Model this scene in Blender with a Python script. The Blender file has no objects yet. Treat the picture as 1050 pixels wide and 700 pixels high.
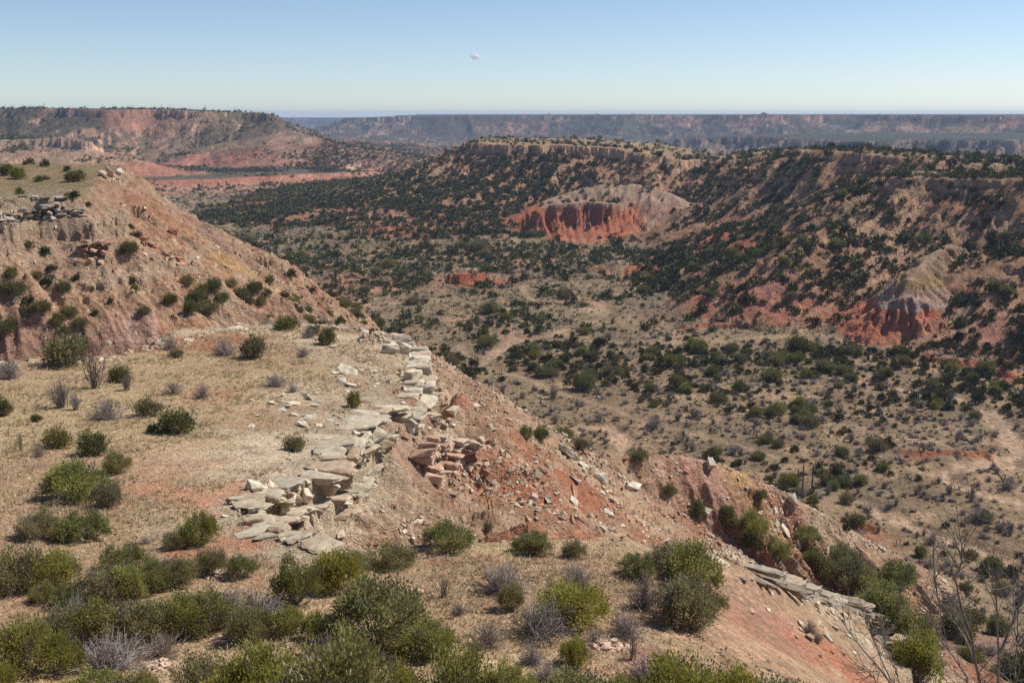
import bpy, bmesh, math, time
import numpy as np
T0 = time.time()
RNG = np.random.default_rng(7)
R = math.radians
scene = bpy.context.scene
COL = scene.collection

# ------------------------------------------------------------------ camera model (photo 1050 x 700)
FPX, PITCH = 1126.0, R(11.7)
CP, SP = math.cos(PITCH), math.sin(PITCH)

def ray(px, py):
    """azimuth and tan(elevation) of a photo point"""
    px = np.asarray(px, float); py = np.asarray(py, float)
    X = (px - 525) / FPX; v = (350 - py) / FPX
    dx = X; dy = CP + v * SP; dz = -SP + v * CP
    return np.arctan2(dx, dy), dz / np.hypot(dx, dy)

def P(px, py, r):
    a, t = ray(px, py)
    return np.stack([r * np.sin(a), r * np.cos(a), r * t], -1)

def PZ(px, py, z):
    a, t = ray(px, py)
    return P(px, py, z / t)

def project(p):
    p = np.asarray(p, float)
    depth = p[..., 1] * CP - p[..., 2] * SP
    up = p[..., 1] * SP + p[..., 2] * CP
    return 525 + FPX * p[..., 0] / depth, 350 - FPX * up / depth, depth

# ------------------------------------------------------------------ noise
def _h(ix, iy, seed):
    n = (ix.astype(np.int64) * 374761393 + iy.astype(np.int64) * 668265263 + seed * 1442695041) & 0xffffffff
    n = ((n ^ (n >> 13)) * 1274126177) & 0xffffffff
    n = (n ^ (n >> 16)) & 0xffffffff
    n = (n * 2246822519) & 0xffffffff
    n = n ^ (n >> 15)
    return (n & 0xffffff).astype(np.float32) / np.float32(0xffffff)

def vnoise(x, y, seed=0):
    x = np.asarray(x, np.float64); y = np.asarray(y, np.float64)
    ix = np.floor(x); iy = np.floor(y)
    fx = (x - ix).astype(np.float32); fy = (y - iy).astype(np.float32)
    ix = ix.astype(np.int64); iy = iy.astype(np.int64)
    ux = fx * fx * fx * (fx * (fx * 6 - 15) + 10); uy = fy * fy * fy * (fy * (fy * 6 - 15) + 10)
    a = _h(ix, iy, seed); b = _h(ix + 1, iy, seed); c = _h(ix, iy + 1, seed); d = _h(ix + 1, iy + 1, seed)
    return ((a + (b - a) * ux) * (1 - uy) + (c + (d - c) * ux) * uy) * 2 - 1

def fbm(x, y, seed=0, oct=4, gain=0.5):
    s = 0; a = 1; t = 0
    for k in range(oct):
        c, sn = math.cos(0.7 * k + .3), math.sin(0.7 * k + .3)
        s = s + a * vnoise((x * c - y * sn) * 2.03 ** k + 17.3 * k, (x * sn + y * c) * 2.03 ** k - 9.1 * k, seed + 31 * k)
        t += a; a *= gain
    return s / t * 1.5

def ridged(x, y, seed=0, oct=3, gain=0.5):
    s = 0; a = 1; t = 0
    for k in range(oct):
        s = s + a * (1 - np.abs(vnoise(x * 2.1 ** k + 5.7 * k, y * 2.1 ** k + 3.3 * k, seed + 13 * k)) * 1.9)
        t += a; a *= gain
    return s / t

def sstep(a, b, x):
    t = np.clip((x - a) / (b - a), 0, 1)
    return t * t * (3 - 2 * t)

def smax(a, b, k):
    h = np.clip(0.5 + 0.5 * (a - b) / k, 0, 1)
    return b + (a - b) * h + k * h * (1 - h)

def terrace(z, step, sharp=0.3):
    t = z / step; k = np.floor(t); f = t - k
    return step * (k + sstep(0.5 - sharp / 2, 0.5 + sharp / 2, f) * 0.85 + f * 0.15)

# ------------------------------------------------------------------ polylines
def sdf(pts, x, y, closed):
    n = len(pts); best = np.full(x.shape, 1e18); s = np.zeros(x.shape); zi = np.zeros(x.shape)
    ox = np.zeros(x.shape); oy = np.zeros(x.shape); inside = np.zeros(x.shape, bool); acc = 0.0
    for i in range(n if closed else n - 1):
        ax, ay, az = pts[i]; bx, by, bz = pts[(i + 1) % n]
        ex, ey = bx - ax, by - ay; L2 = ex * ex + ey * ey + 1e-9; L = math.sqrt(L2)
        t = np.clip(((x - ax) * ex + (y - ay) * ey) / L2, 0, 1)
        qx = x - (ax + ex * t); qy = y - (ay + ey * t); d2 = qx * qx + qy * qy
        m = d2 < best
        best = np.where(m, d2, best); s = np.where(m, acc + t * L, s); zi = np.where(m, az + (bz - az) * t, zi)
        ox = np.where(m, qx, ox); oy = np.where(m, qy, oy); acc += L
        if closed:
            c = ((ay > y) != (by > y)) & (x < (bx - ax) * (y - ay) / ((by - ay) if abs(by - ay) > 1e-9 else 1e-9) + ax)
            inside ^= c
    d = np.sqrt(best)
    if closed:
        d = np.where(inside, -d, d)
    return d, s, zi, ox, oy

def pix(lst):
    return np.array([P(a, b, c) for a, b, c in lst])

FE = []
def feature(name, pts, knots, closed=True, rim=(0, 1), rill=(0, 1, 0, 1), terr=None, k=1.0, reach=None, top=None, seed=1, topnoise=0.0, joint=None, ledges=(), cliff=None):
    pts = np.asarray(pts, float)
    c = pts[:, :2].mean(0); rad = np.sqrt(((pts[:, :2] - c) ** 2).sum(1)).max()
    FE.append(dict(name=name, pts=pts, kn=np.array(knots, float), closed=closed, rim=rim, rill=rill, terr=terr, k=k,
                   c=c, rad=rad + (reach or knots[-1][0]), top=top, seed=seed, topnoise=topnoise, joint=joint, ledges=ledges, cliff=cliff))

# ---- the near bench with the knoll: a smooth surface through surveyed points
_ctl = [PZ(*q) for q in [
    (50, 690, -15.7), (300, 690, -15.7), (600, 690, -15.7), (0, 600, -16.6), (200, 600, -16.6), (400, 590, -16.9), (600, 600, -16.9),
    (700, 640, -16.9), (0, 500, -18.2), (200, 500, -18.3), (300, 500, -18.8), (0, 430, -19.5), (200, 430, -20.0), (300, 430, -20.6),
    (380, 400, -22.0), (100, 380, -20.8), (250, 360, -21.4), (330, 340, -22.1), (400, 352, -22.8), (420, 565, -17.3), (640, 563, -17.5),
    (735, 575, -18.4), (800, 605, -20.8), (870, 630, -23.8), (925, 660, -26.5), (850, 690, -21.0), (780, 650, -18.9), (-150, 450, -18.5), (-150, 600, -15.5)]]
_ctl += [np.array(q, float) for q in [(0, 0, -1.75), (0, 6, -4.2), (0, 13, -9.2), (-9, 13, -9.2), (9, 12, -9.2), (-35, 10, -8), (22, 14, -16), (0, -40, 2), (-60, -20, 0), (40, -20, -10), (-70, 40, -14)]]
_ctl = np.array(_ctl)
def _tps(r2):
    return 0.5 * r2 * np.log(r2 + 1e-9)
_n = len(_ctl)
_A = np.zeros((_n + 3, _n + 3))
_A[:_n, :_n] = _tps(((_ctl[:, None, :2] - _ctl[None, :, :2]) ** 2).sum(-1)) + np.eye(_n) * .05
_A[:_n, _n] = 1; _A[:_n, _n + 1:] = _ctl[:, :2]; _A[_n:, :_n] = _A[:_n, _n:].T
_w = np.linalg.solve(_A, np.concatenate([_ctl[:, 2], np.zeros(3)]))
def bench_top(x, y):
    z = _w[_n] + _w[_n + 1] * x + _w[_n + 2] * y
    for i in range(_n):
        z = z + _w[i] * _tps((x - _ctl[i, 0]) ** 2 + (y - _ctl[i, 1]) ** 2)
    return z

def pixb(lst):
    out = []
    for q in lst:
        a, t = ray(q[0], q[1]); r = q[2]
        for _ in range(60): r = .5 * r + .5 * float(bench_top(r * np.sin(a), r * np.cos(a))) / t
        out.append((r * np.sin(a), r * np.cos(a), r * t))
    return np.array(out)
_ap = pixb([(-500, 376, 88), (-200, 374, 90), (0, 372, 92), (80, 368, 95), (150, 361, 99), (192, 339, 112), (250, 334, 116), (330, 333, 116), (395, 343, 112),
           (428, 360, 107), (434, 385, 101), (426, 408, 94), (397, 418, 90), (372, 430, 86), (346, 446, 80), (333, 468, 75.5), (328, 485, 70),
           (300, 494, 66.5), (266, 502, 63.5), (243, 515, 59.3), (254, 535, 54.5), (290, 551, 50), (318, 559, 47.3), (340, 566, 44.5), (420, 561, 43.5), (540, 556, 43), (640, 557, 42.6), (735, 571, 43.5),
           (800, 599, 46), (870, 622, 50.5), (932, 655, 55), (935, 685, 50), (925, 715, 44)])
_ap = np.concatenate([_ap, [[13.5, 30, 0], [17, 12, 0], [25, -5, 0], [30, -80, 0], [-140, -80, 0], [-140, 40, 0]]])
_ap[:, 2] = bench_top(_ap[:, 0], _ap[:, 1])
_cove = pixb([(428, 362, 106), (434, 385, 101), (426, 408, 94), (372, 430, 86), (333, 468, 75.5), (328, 485, 70), (266, 502, 63.5), (243, 515, 59.3), (254, 535, 54.5), (290, 551, 50)])
_ledge = pixb([(790, 596, 45.5), (870, 622, 50.5), (932, 655, 55), (935, 685, 50)])
feature('bench', _ap, [(0, 0), (1, .25), (3, 1.3), (40, 29), (70, 48)], rim=(.4, 5), rill=(0, 9, 5, 6), terr=(1.1, .35), k=0.4, top='tps', seed=3,
        joint=(2.2, .15), cliff=((_cove, 4.4, 5), (_ledge, 2.2, 3)))

# ---- the rocky spur running right from the bench
feature('ridge', pix([(385, 340, 110), (410, 352, 111), (450, 383, 114), (500, 420, 118), (545, 449, 121), (590, 463, 125), (640, 467, 131), (700, 466, 138), (745, 478, 145),
                      (800, 503, 152), (850, 529, 160), (900, 558, 168), (960, 588, 180)]),
        [(0, 0), (1.5, .45), (4, 2.2), (30, 21), (60, 38), (90, 50)], closed=False, rim=(1.0, 8), rill=(4.2, 8, 6, 8), terr=(1.4, .4), k=1.2, seed=5,
        joint=None, ledges=())

# ---- the hill on the left
feature('hill', pix([(-700, 205, 215), (-300, 205, 208), (-100, 204, 206), (0, 203, 206), (70, 202, 209), (108, 190, 228), (121, 174, 268), (112, 169, 288), (40, 168, 292), (-100, 166, 310), (-300, 165, 320), (-700, 165, 330)]),
        [(0, 0), (.8, 1.2), (7, 4.5), (7.8, 6.6), (14, 10), (80, 58), (115, 84)], rim=(3.0, 15), rill=(3.5, 10, 20, 18), terr=(1.9, .6), k=1.0, seed=9, topnoise=.5, joint=(2.6, .7))
feature('hill', pix([(118, 177, 262), (150, 200, 261), (180, 217, 260), (219, 231, 260), (260, 253, 261), (290, 268, 264), (318, 290, 268), (340, 305, 273), (356, 318, 278)]),
        [(0, 0), (2, .8), (8, 5), (60, 42), (80, 60)], closed=False, rim=(3.5, 12), rill=(6, 10, 10, 18), terr=(1.7, .75), k=2.5, seed=11, joint=(3, 1.5), ledges=((70, 9, 9, 2.4), (35, 8, 6, 2.0)))

# ---- the central mesa
feature('mesa', pix([(478, 145, 1120), (483, 147, 1010), (520, 148.5, 985), (580, 149.5, 960), (635, 152, 955), (662, 158, 945), (700, 164, 945), (735, 167, 960), (740, 160, 1100),
                     (680, 148, 1200), (600, 142, 1260), (500, 141, 1275)]),
        [(0, 0), (2, 6.5), (10, 10), (70, 34), (150, 50), (260, 62), (320, 75)], rim=(6, 60), rill=(18, 50, 45, 60), terr=(7, .3), k=2, seed=13, topnoise=1.0, joint=(18, 8))
feature('mesa', pix([(470, 150, 1060), (440, 165, 1060), (400, 183, 1060), (365, 196, 1060), (335, 203, 1080)]),
        [(0, 0), (20, 3), (150, 35), (300, 70)], closed=False, rim=(6, 40), rill=(16, 50, 40, 60), k=8, seed=14)
# ---- the red butte at its foot
feature('butte', pix([(528, 231, 776), (545, 217, 783), (568, 209, 787), (605, 207.5, 787), (636, 208.5, 790), (650, 214, 800), (648, 206, 830), (560, 203, 840)]),
        [(0, 0), (3, 6), (6, 10), (10, 14), (16, 18), (45, 25)], rim=(2.5, 14), rill=(4.5, 6.5, 3, 4), terr=(2.2, .45), k=.6, seed=15, joint=(5, 3.4))
feature('butte', pix([(552, 209, 825), (585, 196, 838), (615, 189.5, 843), (650, 189, 843), (685, 197, 835), (712, 214, 822)]),
        [(0, 0), (10, 3), (45, 22), (80, 42)], closed=False, rim=(4, 20), rill=(4, 6, 14, 15), terr=(2.5, .3), k=2, seed=16)

# ---- the wooded ridge on the right
feature('wooded_ridge', pix([(688, 163, 1000), (730, 166.5, 960), (772, 159.5, 890), (830, 152.5, 800), (880, 156, 765), (950, 166, 725), (1000, 171, 705), (1100, 178, 690), (1400, 186, 690),
                             (1400, 180, 900), (1000, 165, 960), (840, 152, 1000), (760, 157, 1050)]),
        [(0, 0), (3, 3.5), (10, 7), (60, 33), (105, 52), (130, 64)], rim=(14, 60), rill=(17, 45, 40, 50), terr=(6, .3), k=4, seed=17, topnoise=1.0, joint=(16, 6))
feature('wooded_ridge', pix([(872, 186, 665), (884, 182.5, 625), (905, 181.5, 605), (960, 183, 590), (1050, 184, 565), (1250, 188, 520), (1450, 190, 520), (1400, 180, 720), (1000, 176, 720), (900, 175, 700)]),
        [(0, 0), (3, 3), (9, 6), (55, 27), (105, 43), (135, 53), (160, 68)], rim=(9, 40), rill=(20, 34, 40, 40), terr=(5, .3), k=3, seed=18, topnoise=.8, joint=(13, 5))
# ---- the striped cone
feature('cone_hill', pix([(912, 309, 439), (922, 305, 438), (934, 303, 439), (950, 309, 446)]),
        [(0, 0), (2, .3), (5, 2.6), (13, 11.5), (17, 15), (30, 18)], closed=False, rim=(1.2, 9), rill=(3.6, 5.2, 2.2, 3), terr=(1.3, .4), k=.6, seed=21, joint=(3.2, 1.6))
feature('cone_hill', pix([(938, 284, 450), (942, 273, 457), (957, 258, 482), (975, 250, 505)]),
        [(0, 0), (3, 1.4), (9, 8), (20, 18), (45, 30)], closed=False, rim=(1.5, 10), rill=(2.6, 6, 3, 5), terr=(1.6, .4), k=1.2, seed=22, joint=(3.5, 1.5))
feature('wooded_ridge', pix([(800, 262, 500), (820, 245, 520), (850, 232, 545)]),
        [(0, 0), (4, 1), (14, 7), (50, 22)], closed=False, rim=(2, 12), rill=(4, 12, 8, 12), k=3, seed=23)

# ---- the distant mesa on the left and its benches
feature('distant_mesa', pix([(-600, 110, 2500), (-300, 111, 2400), (-100, 111.5, 2250), (0, 112, 2230), (60, 111, 2200), (110, 113, 2080), (160, 112, 2130), (205, 114.5, 2040), (250, 115.5, 2060), (284, 118, 2000), (293, 121, 2060),
                             (280, 118, 2400), (200, 113, 3200), (-600, 108, 3600)]),
        [(0, 0), (5, 12), (14, 15), (130, 62), (300, 82), (620, 98)], rim=(24, 160), rill=(42, 80, 130, 120), terr=(9, .5), k=4, seed=25, joint=(16, 5))
feature('distant_mesa', pix([(292, 134, 1930), (340, 147, 1830), (390, 154, 1760), (442, 163, 1700)]),
        [(0, 0), (30, 6), (200, 40), (400, 62)], closed=False, rim=(20, 90), rill=(30, 70, 60, 80), k=8, seed=26)
feature('distant_mesa', pix([(-400, 141, 1800), (-60, 143, 1720), (0, 143.5, 1700), (60, 141, 1660), (90, 145, 1600), (97, 152, 1640), (60, 140, 1900), (-400, 138, 2000)]),
        [(0, 0), (3, 9), (20, 14), (120, 36), (330, 60)], rim=(14, 60), rill=(20, 60, 40, 60), terr=(7, .5), k=4, seed=27)
feature('distant_mesa', pix([(-400, 186, 1400), (60, 187, 1370), (150, 186, 1370), (230, 184, 1400), (290, 180, 1450), (380, 176, 1560), (300, 170, 1800), (-400, 172, 1800)]),
        [(0, 0), (26, 6), (60, 10), (120, 16)], rim=(18, 60), rill=(14, 30, 30, 30), k=2, seed=28)

# ---- the canyon rim across the whole distance
feature('canyon_rim', pix([(334, 124.5, 5600), (352, 121.5, 5200), (400, 119.5, 4800), (480, 118.8, 4600), (560, 118.2, 4700), (640, 118, 4350), (720, 118, 4500), (800, 117.9, 4150), (880, 118, 4250), (950, 118.2, 3900), (1050, 119, 3800),
                           (1500, 119, 3300), (1800, 117, 6000), (900, 117.2, 9000), (430, 117.3, 9000)]),
        [(0, 0), (14, 14), (50, 26), (260, 74), (700, 106), (1000, 125)], rim=(95, 420), rill=(80, 150, 260, 260), terr=(16, .5), k=6, seed=31, joint=(50, 16))
feature('canyon_rim', pix([(700, 142, 3000), (760, 140, 2900), (820, 143, 2650), (880, 145, 2500), (960, 144, 2450), (1050, 143, 2400), (1500, 146, 2200), (1500, 138, 3300), (900, 136, 3400), (720, 139, 3400)]),
        [(0, 0), (8, 12), (20, 18), (40, 34), (120, 50), (300, 64)], rim=(40, 140), rill=(40, 70, 60, 80), terr=(10, .6), k=4, seed=32)
feature('canyon_rim', pix([(-200, 121, 10000), (250, 121.5, 9800), (320, 121.8, 9400), (420, 122, 9600), (1200, 121, 11000), (1300, 120.5, 13500), (-300, 120.5, 13500)]),
        [(0, 0), (60, 50), (400, 95), (900, 150)], rim=(200, 700), rill=(150, 500, 200, 400), k=10, seed=33)

LABS = ['valley_floor', 'bench', 'ridge', 'hill', 'mesa', 'butte', 'wooded_ridge', 'cone_hill', 'distant_mesa', 'canyon_rim']
LI = {n: i for i, n in enumerate(LABS)}

# ---- trails, dry washes and cut banks of the valley
def floor_pts(lst, z=-85.0):
    return np.array([PZ(a, b, z) for a, b in lst])
TRAILS = [floor_pts(l) for l in [
    [(470, 350), (482, 362), (492, 372), (512, 378), (540, 386), (570, 398), (590, 404), (625, 412), (645, 422), (690, 437), (740, 452), (772, 462), (800, 472)],
    [(536, 292), (540, 303), (550, 308), (580, 309), (612, 309), (622, 318), (620, 324), (596, 332), (570, 340), (548, 346)],
    [(690, 352), (620, 348), (560, 346), (525, 348), (508, 356), (498, 368), (492, 372)],
    [(690, 352), (780, 346), (860, 347), (920, 345), (960, 343), (1000, 338), (1060, 340)]]]
WASHES = [floor_pts(l) for l in [
    [(888, 388), (905, 394), (925, 396), (950, 400), (985, 404), (1010, 416), (1030, 432), (1042, 448), (1046, 462), (1030, 476), (1000, 482), (978, 488), (968, 494), (980, 505), (1010, 512), (1050, 520)],
    [(620, 430), (632, 440), (640, 452), (632, 462), (655, 470)],
    [(548, 346), (530, 344), (516, 350), (505, 360)],
    [(880, 520), (905, 532), (930, 545), (985, 560), (1060, 590)]]]
BANKS = [(floor_pts(l), h) for l, h in [
    ([(350, 241), (380, 242), (425, 240), (470, 236)], 4.5), ([(920, 478), (942, 474), (975, 473), (1030, 474)], 1.3), ([(905, 360), (940, 366), (960, 374), (1000, 378), (1050, 392)], 2.0),
    ([(690, 336), (740, 334), (800, 333), (850, 336)], 1.8), ([(455, 290), (480, 291), (505, 288)], 5.0), ([(640, 282), (680, 275), (730, 268)], 4.0),
    ([(800, 520), (830, 530), (850, 545), (870, 552), (905, 562)], 1.3), ([(700, 250), (722, 246), (750, 240)], 7.0), ([(140, 190), (200, 190), (260, 187), (300, 182)], 9.0)]]

def H(x, y, detail=True):
    x = np.asarray(x, float); y = np.asarray(y, float); sh = x.shape; x = x.ravel(); y = y.ravel()
    r = np.hypot(x, y)
    z = np.interp(r, [0, 30, 60, 130, 210, 300, 700, 1200, 2000, 3500, 9000, 13500], [-22, -32, -46, -66, -83.5, -85, -85, -87, -92, -108, -125, -150])
    z = z + fbm(x / 90, y / 90, 2, 3) * 1.6 + fbm(x / 14, y / 14, 4, 3) * .35 * np.clip(r / 300, .4, 2)
    tr = np.full(x.shape, 99.0); wa = np.full(x.shape, 99.0); bk = np.zeros(x.shape)
    near = (r > 180) & (r < 1700)
    xi, yi = x[near], y[near]
    wob = fbm(xi / 7, yi / 7, 77, 3) * 1.1
    t_ = np.full(xi.shape, 99.0); w_ = np.full(xi.shape, 99.0); dz = np.zeros(xi.shape); b_ = np.zeros(xi.shape)
    for tl in TRAILS:
        d = sdf(tl, xi, yi, False)[0]; t_ = np.minimum(t_, d / (1 + r[near] / 900) + wob * .6)
    for tl in WASHES:
        d = sdf(tl, xi, yi, False)[0]; w_ = np.minimum(w_, d + wob * 1.6)
    dz -= 1.1 * (1 - sstep(1.5, 5.0, w_)) + .25 * (1 - sstep(1, 2.2, t_))
    for bl, hgt in BANKS:
        d, s, _, ox, oy = sdf(bl, xi + wob * 1.5, yi + wob * 3, False)
        side = (ox * xi + oy * yi) > 0
        L = np.hypot(*(bl[1:, :2] - bl[:-1, :2]).T).sum()
        e = sstep(0, .12 * L, s) * sstep(0, .12 * L, L - s)
        sd = np.where(side, d, -d)
        dz += hgt * e * sstep(-.8, .6, sd) * np.exp(-np.maximum(sd, 0) / (hgt * 9))
        b_ = np.maximum(b_, e * (1 - sstep(hgt * .4, hgt * 1.5, np.abs(sd - hgt * .15))))
    z[near] += dz; tr[near] = t_; wa[near] = w_; bk[near] = b_
    lab = np.zeros(x.shape, np.int8); dd = np.full(x.shape, 50.0); gl = np.zeros(x.shape); su = np.zeros(x.shape)
    for f in FE:
        m = np.where((x - f['c'][0]) ** 2 + (y - f['c'][1]) ** 2 < f['rad'] ** 2)[0]
        if len(m) == 0: continue
        xi, yi = x[m], y[m]
        d, s, zi, ox, oy = sdf(f['pts'], xi, yi, f['closed'])
        th = np.arctan2(ox, -oy)
        ra, rs = f['rim']
        n1 = fbm(xi / rs, yi / rs, f['seed'], 4)
        d = d + ra * n1 * (np.clip(d / ra, .0, 1) if not f['closed'] else 1)
        if f['joint']:
            ja, jm = f['joint']; ng = fbm(xi / (ja * 3), yi / (ja * 3), f['seed'] + 70, 2)
            ju = np.floor((xi * .83 + yi * .55) / ja + .5 * ng).astype(np.int64); jv = np.floor((yi * .83 - xi * .55) / (ja * .7) - .5 * ng).astype(np.int64)
            jn_ = _h(ju, jv, f['seed'] + 71) - .5
            d = d + jm * jn_ * (1 if f['closed'] else sstep(1.0, 4.0, d))
        do = np.maximum(d, 0)
        A, lam, ramp, Rr = f['rill']
        se = s + Rr * th
        if A > 0:
            g = ridged(se / lam, do / (5 * lam), f['seed'] + 50, 3, .5)
            do = np.maximum(do + A * np.clip(do / ramp, 0, 1) * (.55 - g) * 1.6, 0)
            g2 = ridged(se / (lam * .22), do / (lam * 1.3), f['seed'] + 55, 2, .5)
            do = np.maximum(do + A * .22 * np.clip(do / ramp, 0, 1) * (.5 - g2) * 1.5, 0)
        else:
            g = np.zeros(xi.shape)
        drop = np.interp(do, f['kn'][:, 0], f['kn'][:, 1])
        drop = drop + np.maximum(do - f['kn'][-1, 0], 0) * 1.0
        for s0_, L_, d0_, hc_ in f['ledges']:
            wv = np.exp(-((s - s0_) / L_) ** 2) * hc_
            drop = drop + wv * (sstep(d0_, d0_ + .5, do) - np.clip(do / d0_, 0, 1) * (do < d0_ + .5) - (do >= d0_ + .5) * np.exp(-(do - d0_) / 6))
        if f['cliff']:
            for pl_, hc_, rr__ in f['cliff']:
                dc = sdf(pl_, xi, yi, False)[0]
                drop = drop + hc_ * np.exp(-(np.maximum(dc - rr__ * .6, 0) / rr__) ** 2) * (.75 + .45 * vnoise(xi / 4, yi / 4, 66)) * (.55 * sstep(.05, .35, do) + .45 * sstep(.9, 1.25, do))
        if f['closed']:
            if f['top'] == 'tps':
                zt = bench_top(xi, yi); bw = sstep(0, 3, -d)
            else:
                zt = 0; ws = 0
                for q in f['pts']:
                    w = 1 / (((xi - q[0]) ** 2 + (yi - q[1]) ** 2) ** 1.5 + 1); zt = zt + w * q[2]; ws = ws + w
                zt = zt / ws; bw = sstep(0, .15 * f['rad'], -d)
            zz = zi * (1 - bw) + zt * bw
            if f['topnoise']:
                zz = zz + fbm(xi / 25, yi / 25, f['seed'] + 3, 3) * f['topnoise'] * sstep(0, 10, -d)
        else:
            zz = zi
        zz = zz - drop
        if f['terr']:
            st, am = f['terr']
            nn = fbm(xi / (st * 9), yi / (st * 9), f['seed'] + 8, 3)
            am2 = am * np.clip(.45 + 1.3 * nn, 0, 1) * sstep(0, st * .6, do)
            zz = zz * (1 - am2) + am2 * (terrace(zz + nn * st * .7, st) - nn * st * .7)
        new = smax(z[m], zz, f['k'])
        hi = zz > z[m]
        z[m] = new
        mm = m[hi]
        lab[mm] = LI[f['name']]; dd[mm] = d[hi]; gl[mm] = g[hi]; su[mm] = se[hi]
    if detail:
        a = np.clip((r - 60) / 300, 0, 1)
        steep = np.where(lab > 0, sstep(-.6, 2.0, dd), .0)
        # near ground: hummocks and stones
        z = z + fbm(x / 2.3, y / 2.3, 90, 4) * (.05 + .16 * steep) * (1 - a)
        bs = np.where(lab == LI['bench'], sstep(.8, 4, dd), 0) * (1 - a)
        z = z - bs * (1.45 * ridged(x / 15 + .3 * fbm(x / 6, y / 6, 88, 2), (y - .25 * x) / 4.6, 89, 3) - .6)
        bl = vnoise(x / .9 + fbm(x / 2, y / 2, 5, 2), y / .9, 93)
        z = z + steep * (1 - a) * .22 * sstep(.05, .5, bl)
        bl2 = vnoise(x / .38, y / .38, 94)
        z = z + steep * (1 - a) * .10 * sstep(.1, .5, bl2)
        # middle and far ground
        z = z + (fbm(x / 6, y / 6, 95, 4, .6) + .8 * ridged(x / 17, y / 17, 98, 3)) * steep * a * .75 * np.clip(1.4 - r / 2500, 0, 1)
        z = z + fbm(x / 45, y / 45, 96, 4) * steep * np.clip((r - 1100) / 1500, 0, 1) * 7 + ridged(x / 120, y / 120, 97, 3) * steep * np.clip((r - 2200) / 800, 0, 1) * 9
    return (z.reshape(sh), lab.reshape(sh), dict(d=dd.reshape(sh), g=gl.reshape(sh), s=su.reshape(sh), tr=tr.reshape(sh), wa=wa.reshape(sh), bk=bk.reshape(sh)))

# ------------------------------------------------------------------ terrain sheet: columns of equal azimuth, rows denser where the ground is steep
azc = np.concatenate([np.arange(-44, -29.5, .3), np.arange(-29.5, 29.5, .057), np.arange(29.5, 44.01, .3)])
az = np.radians(azc); NC = len(az); NR = 1500
rc = np.concatenate([np.geomspace(1.2, 18, 30)[:-1], np.geomspace(18, 320, 620)[:-1], np.geomspace(320, 1300, 420)[:-1], np.geomspace(1300, 13500, 420)])
cs = np.arange(0, NC, 4); cs = np.append(cs, NC - 1) if cs[-1] != NC - 1 else cs
xx = np.sin(az[cs])[:, None] * rc[None]; yy = np.cos(az[cs])[:, None] * rc[None]
zc, _, _ = H(xx, yy, False)
lw = np.log(rc)[None]; w = zc / rc[None]
base_d = np.interp(rc, [1, 16, 22, 320, 1300, 5000, 13500], [.1, .2, 1, 1, .95, .65, .15])
seg = np.diff(lw, axis=1) * .5 * (base_d[1:] + base_d[:-1])[None] + np.minimum(np.abs(np.diff(w, axis=1)), .02) * 9
ker = np.ones(9) / 9
segs = np.apply_along_axis(lambda c: np.convolve(np.pad(c, 4, 'edge'), ker, 'valid'), 0, seg)
arc = np.concatenate([np.zeros((len(cs), 1)), np.cumsum(segs, 1)], 1)
rg = np.empty((len(cs), NR))
for i in range(len(cs)):
    rg[i] = np.exp(np.interp(np.linspace(0, arc[i, -1], NR), arc[i], lw[0]))
RG = np.empty((NC, NR))
for j in range(NR):
    RG[:, j] = np.interp(az, az[cs], rg[:, j])
GX = np.sin(az)[:, None] * RG; GY = np.cos(az)[:, None] * RG
GZ, GL, GA = H(GX, GY)
GW = GZ / RG
print('terrain heights', NC, NR, round(time.time() - T0, 1))

def hit(px, py):
    """first ground point seen at a photo point"""
    px = np.atleast_1d(np.asarray(px, float)); py = np.atleast_1d(np.asarray(py, float))
    a, t = ray(px, py); out = np.zeros((len(px), 3))
    ci = np.clip(np.searchsorted(az, a), 1, NC - 1); ci = np.where(np.abs(az[ci - 1] - a) < np.abs(az[ci] - a), ci - 1, ci)
    for k in range(len(px)):
        wv = GW[ci[k]]; ok = np.where((wv >= t[k]) & (RG[ci[k]] > 14))[0]
        j = ok[0] if len(ok) else NR - 2
        rr = RG[ci[k], j]
        if j > 0 and wv[j] != wv[j - 1]:
            f = np.clip((t[k] - wv[j - 1]) / (wv[j] - wv[j - 1]), 0, 1); rr = RG[ci[k], j - 1] * (1 - f) + rr * f
        out[k] = (rr * np.sin(a[k]), rr * np.cos(a[k]), 0)
    out[:, 2] = H(out[:, 0], out[:, 1])[0]
    return out

CMX = np.maximum.accumulate(GW, axis=1)
def seen(p, lift=0.0):
    """whether points (raised by lift) clear the ground in front of them"""
    r = np.hypot(p[:, 0], p[:, 1]); a = np.arctan2(p[:, 0], p[:, 1])
    ci = np.clip(np.rint(np.interp(a, az, np.arange(NC))).astype(int), 0, NC - 1)
    res = np.zeros(len(p), bool)
    for k in range(len(p)):
        j = np.searchsorted(RG[ci[k]], r[k] * .985) - 1
        res[k] = j < 1 or CMX[ci[k], j] < (p[k, 2] + lift) / r[k] + 1e-5
    return res

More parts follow.
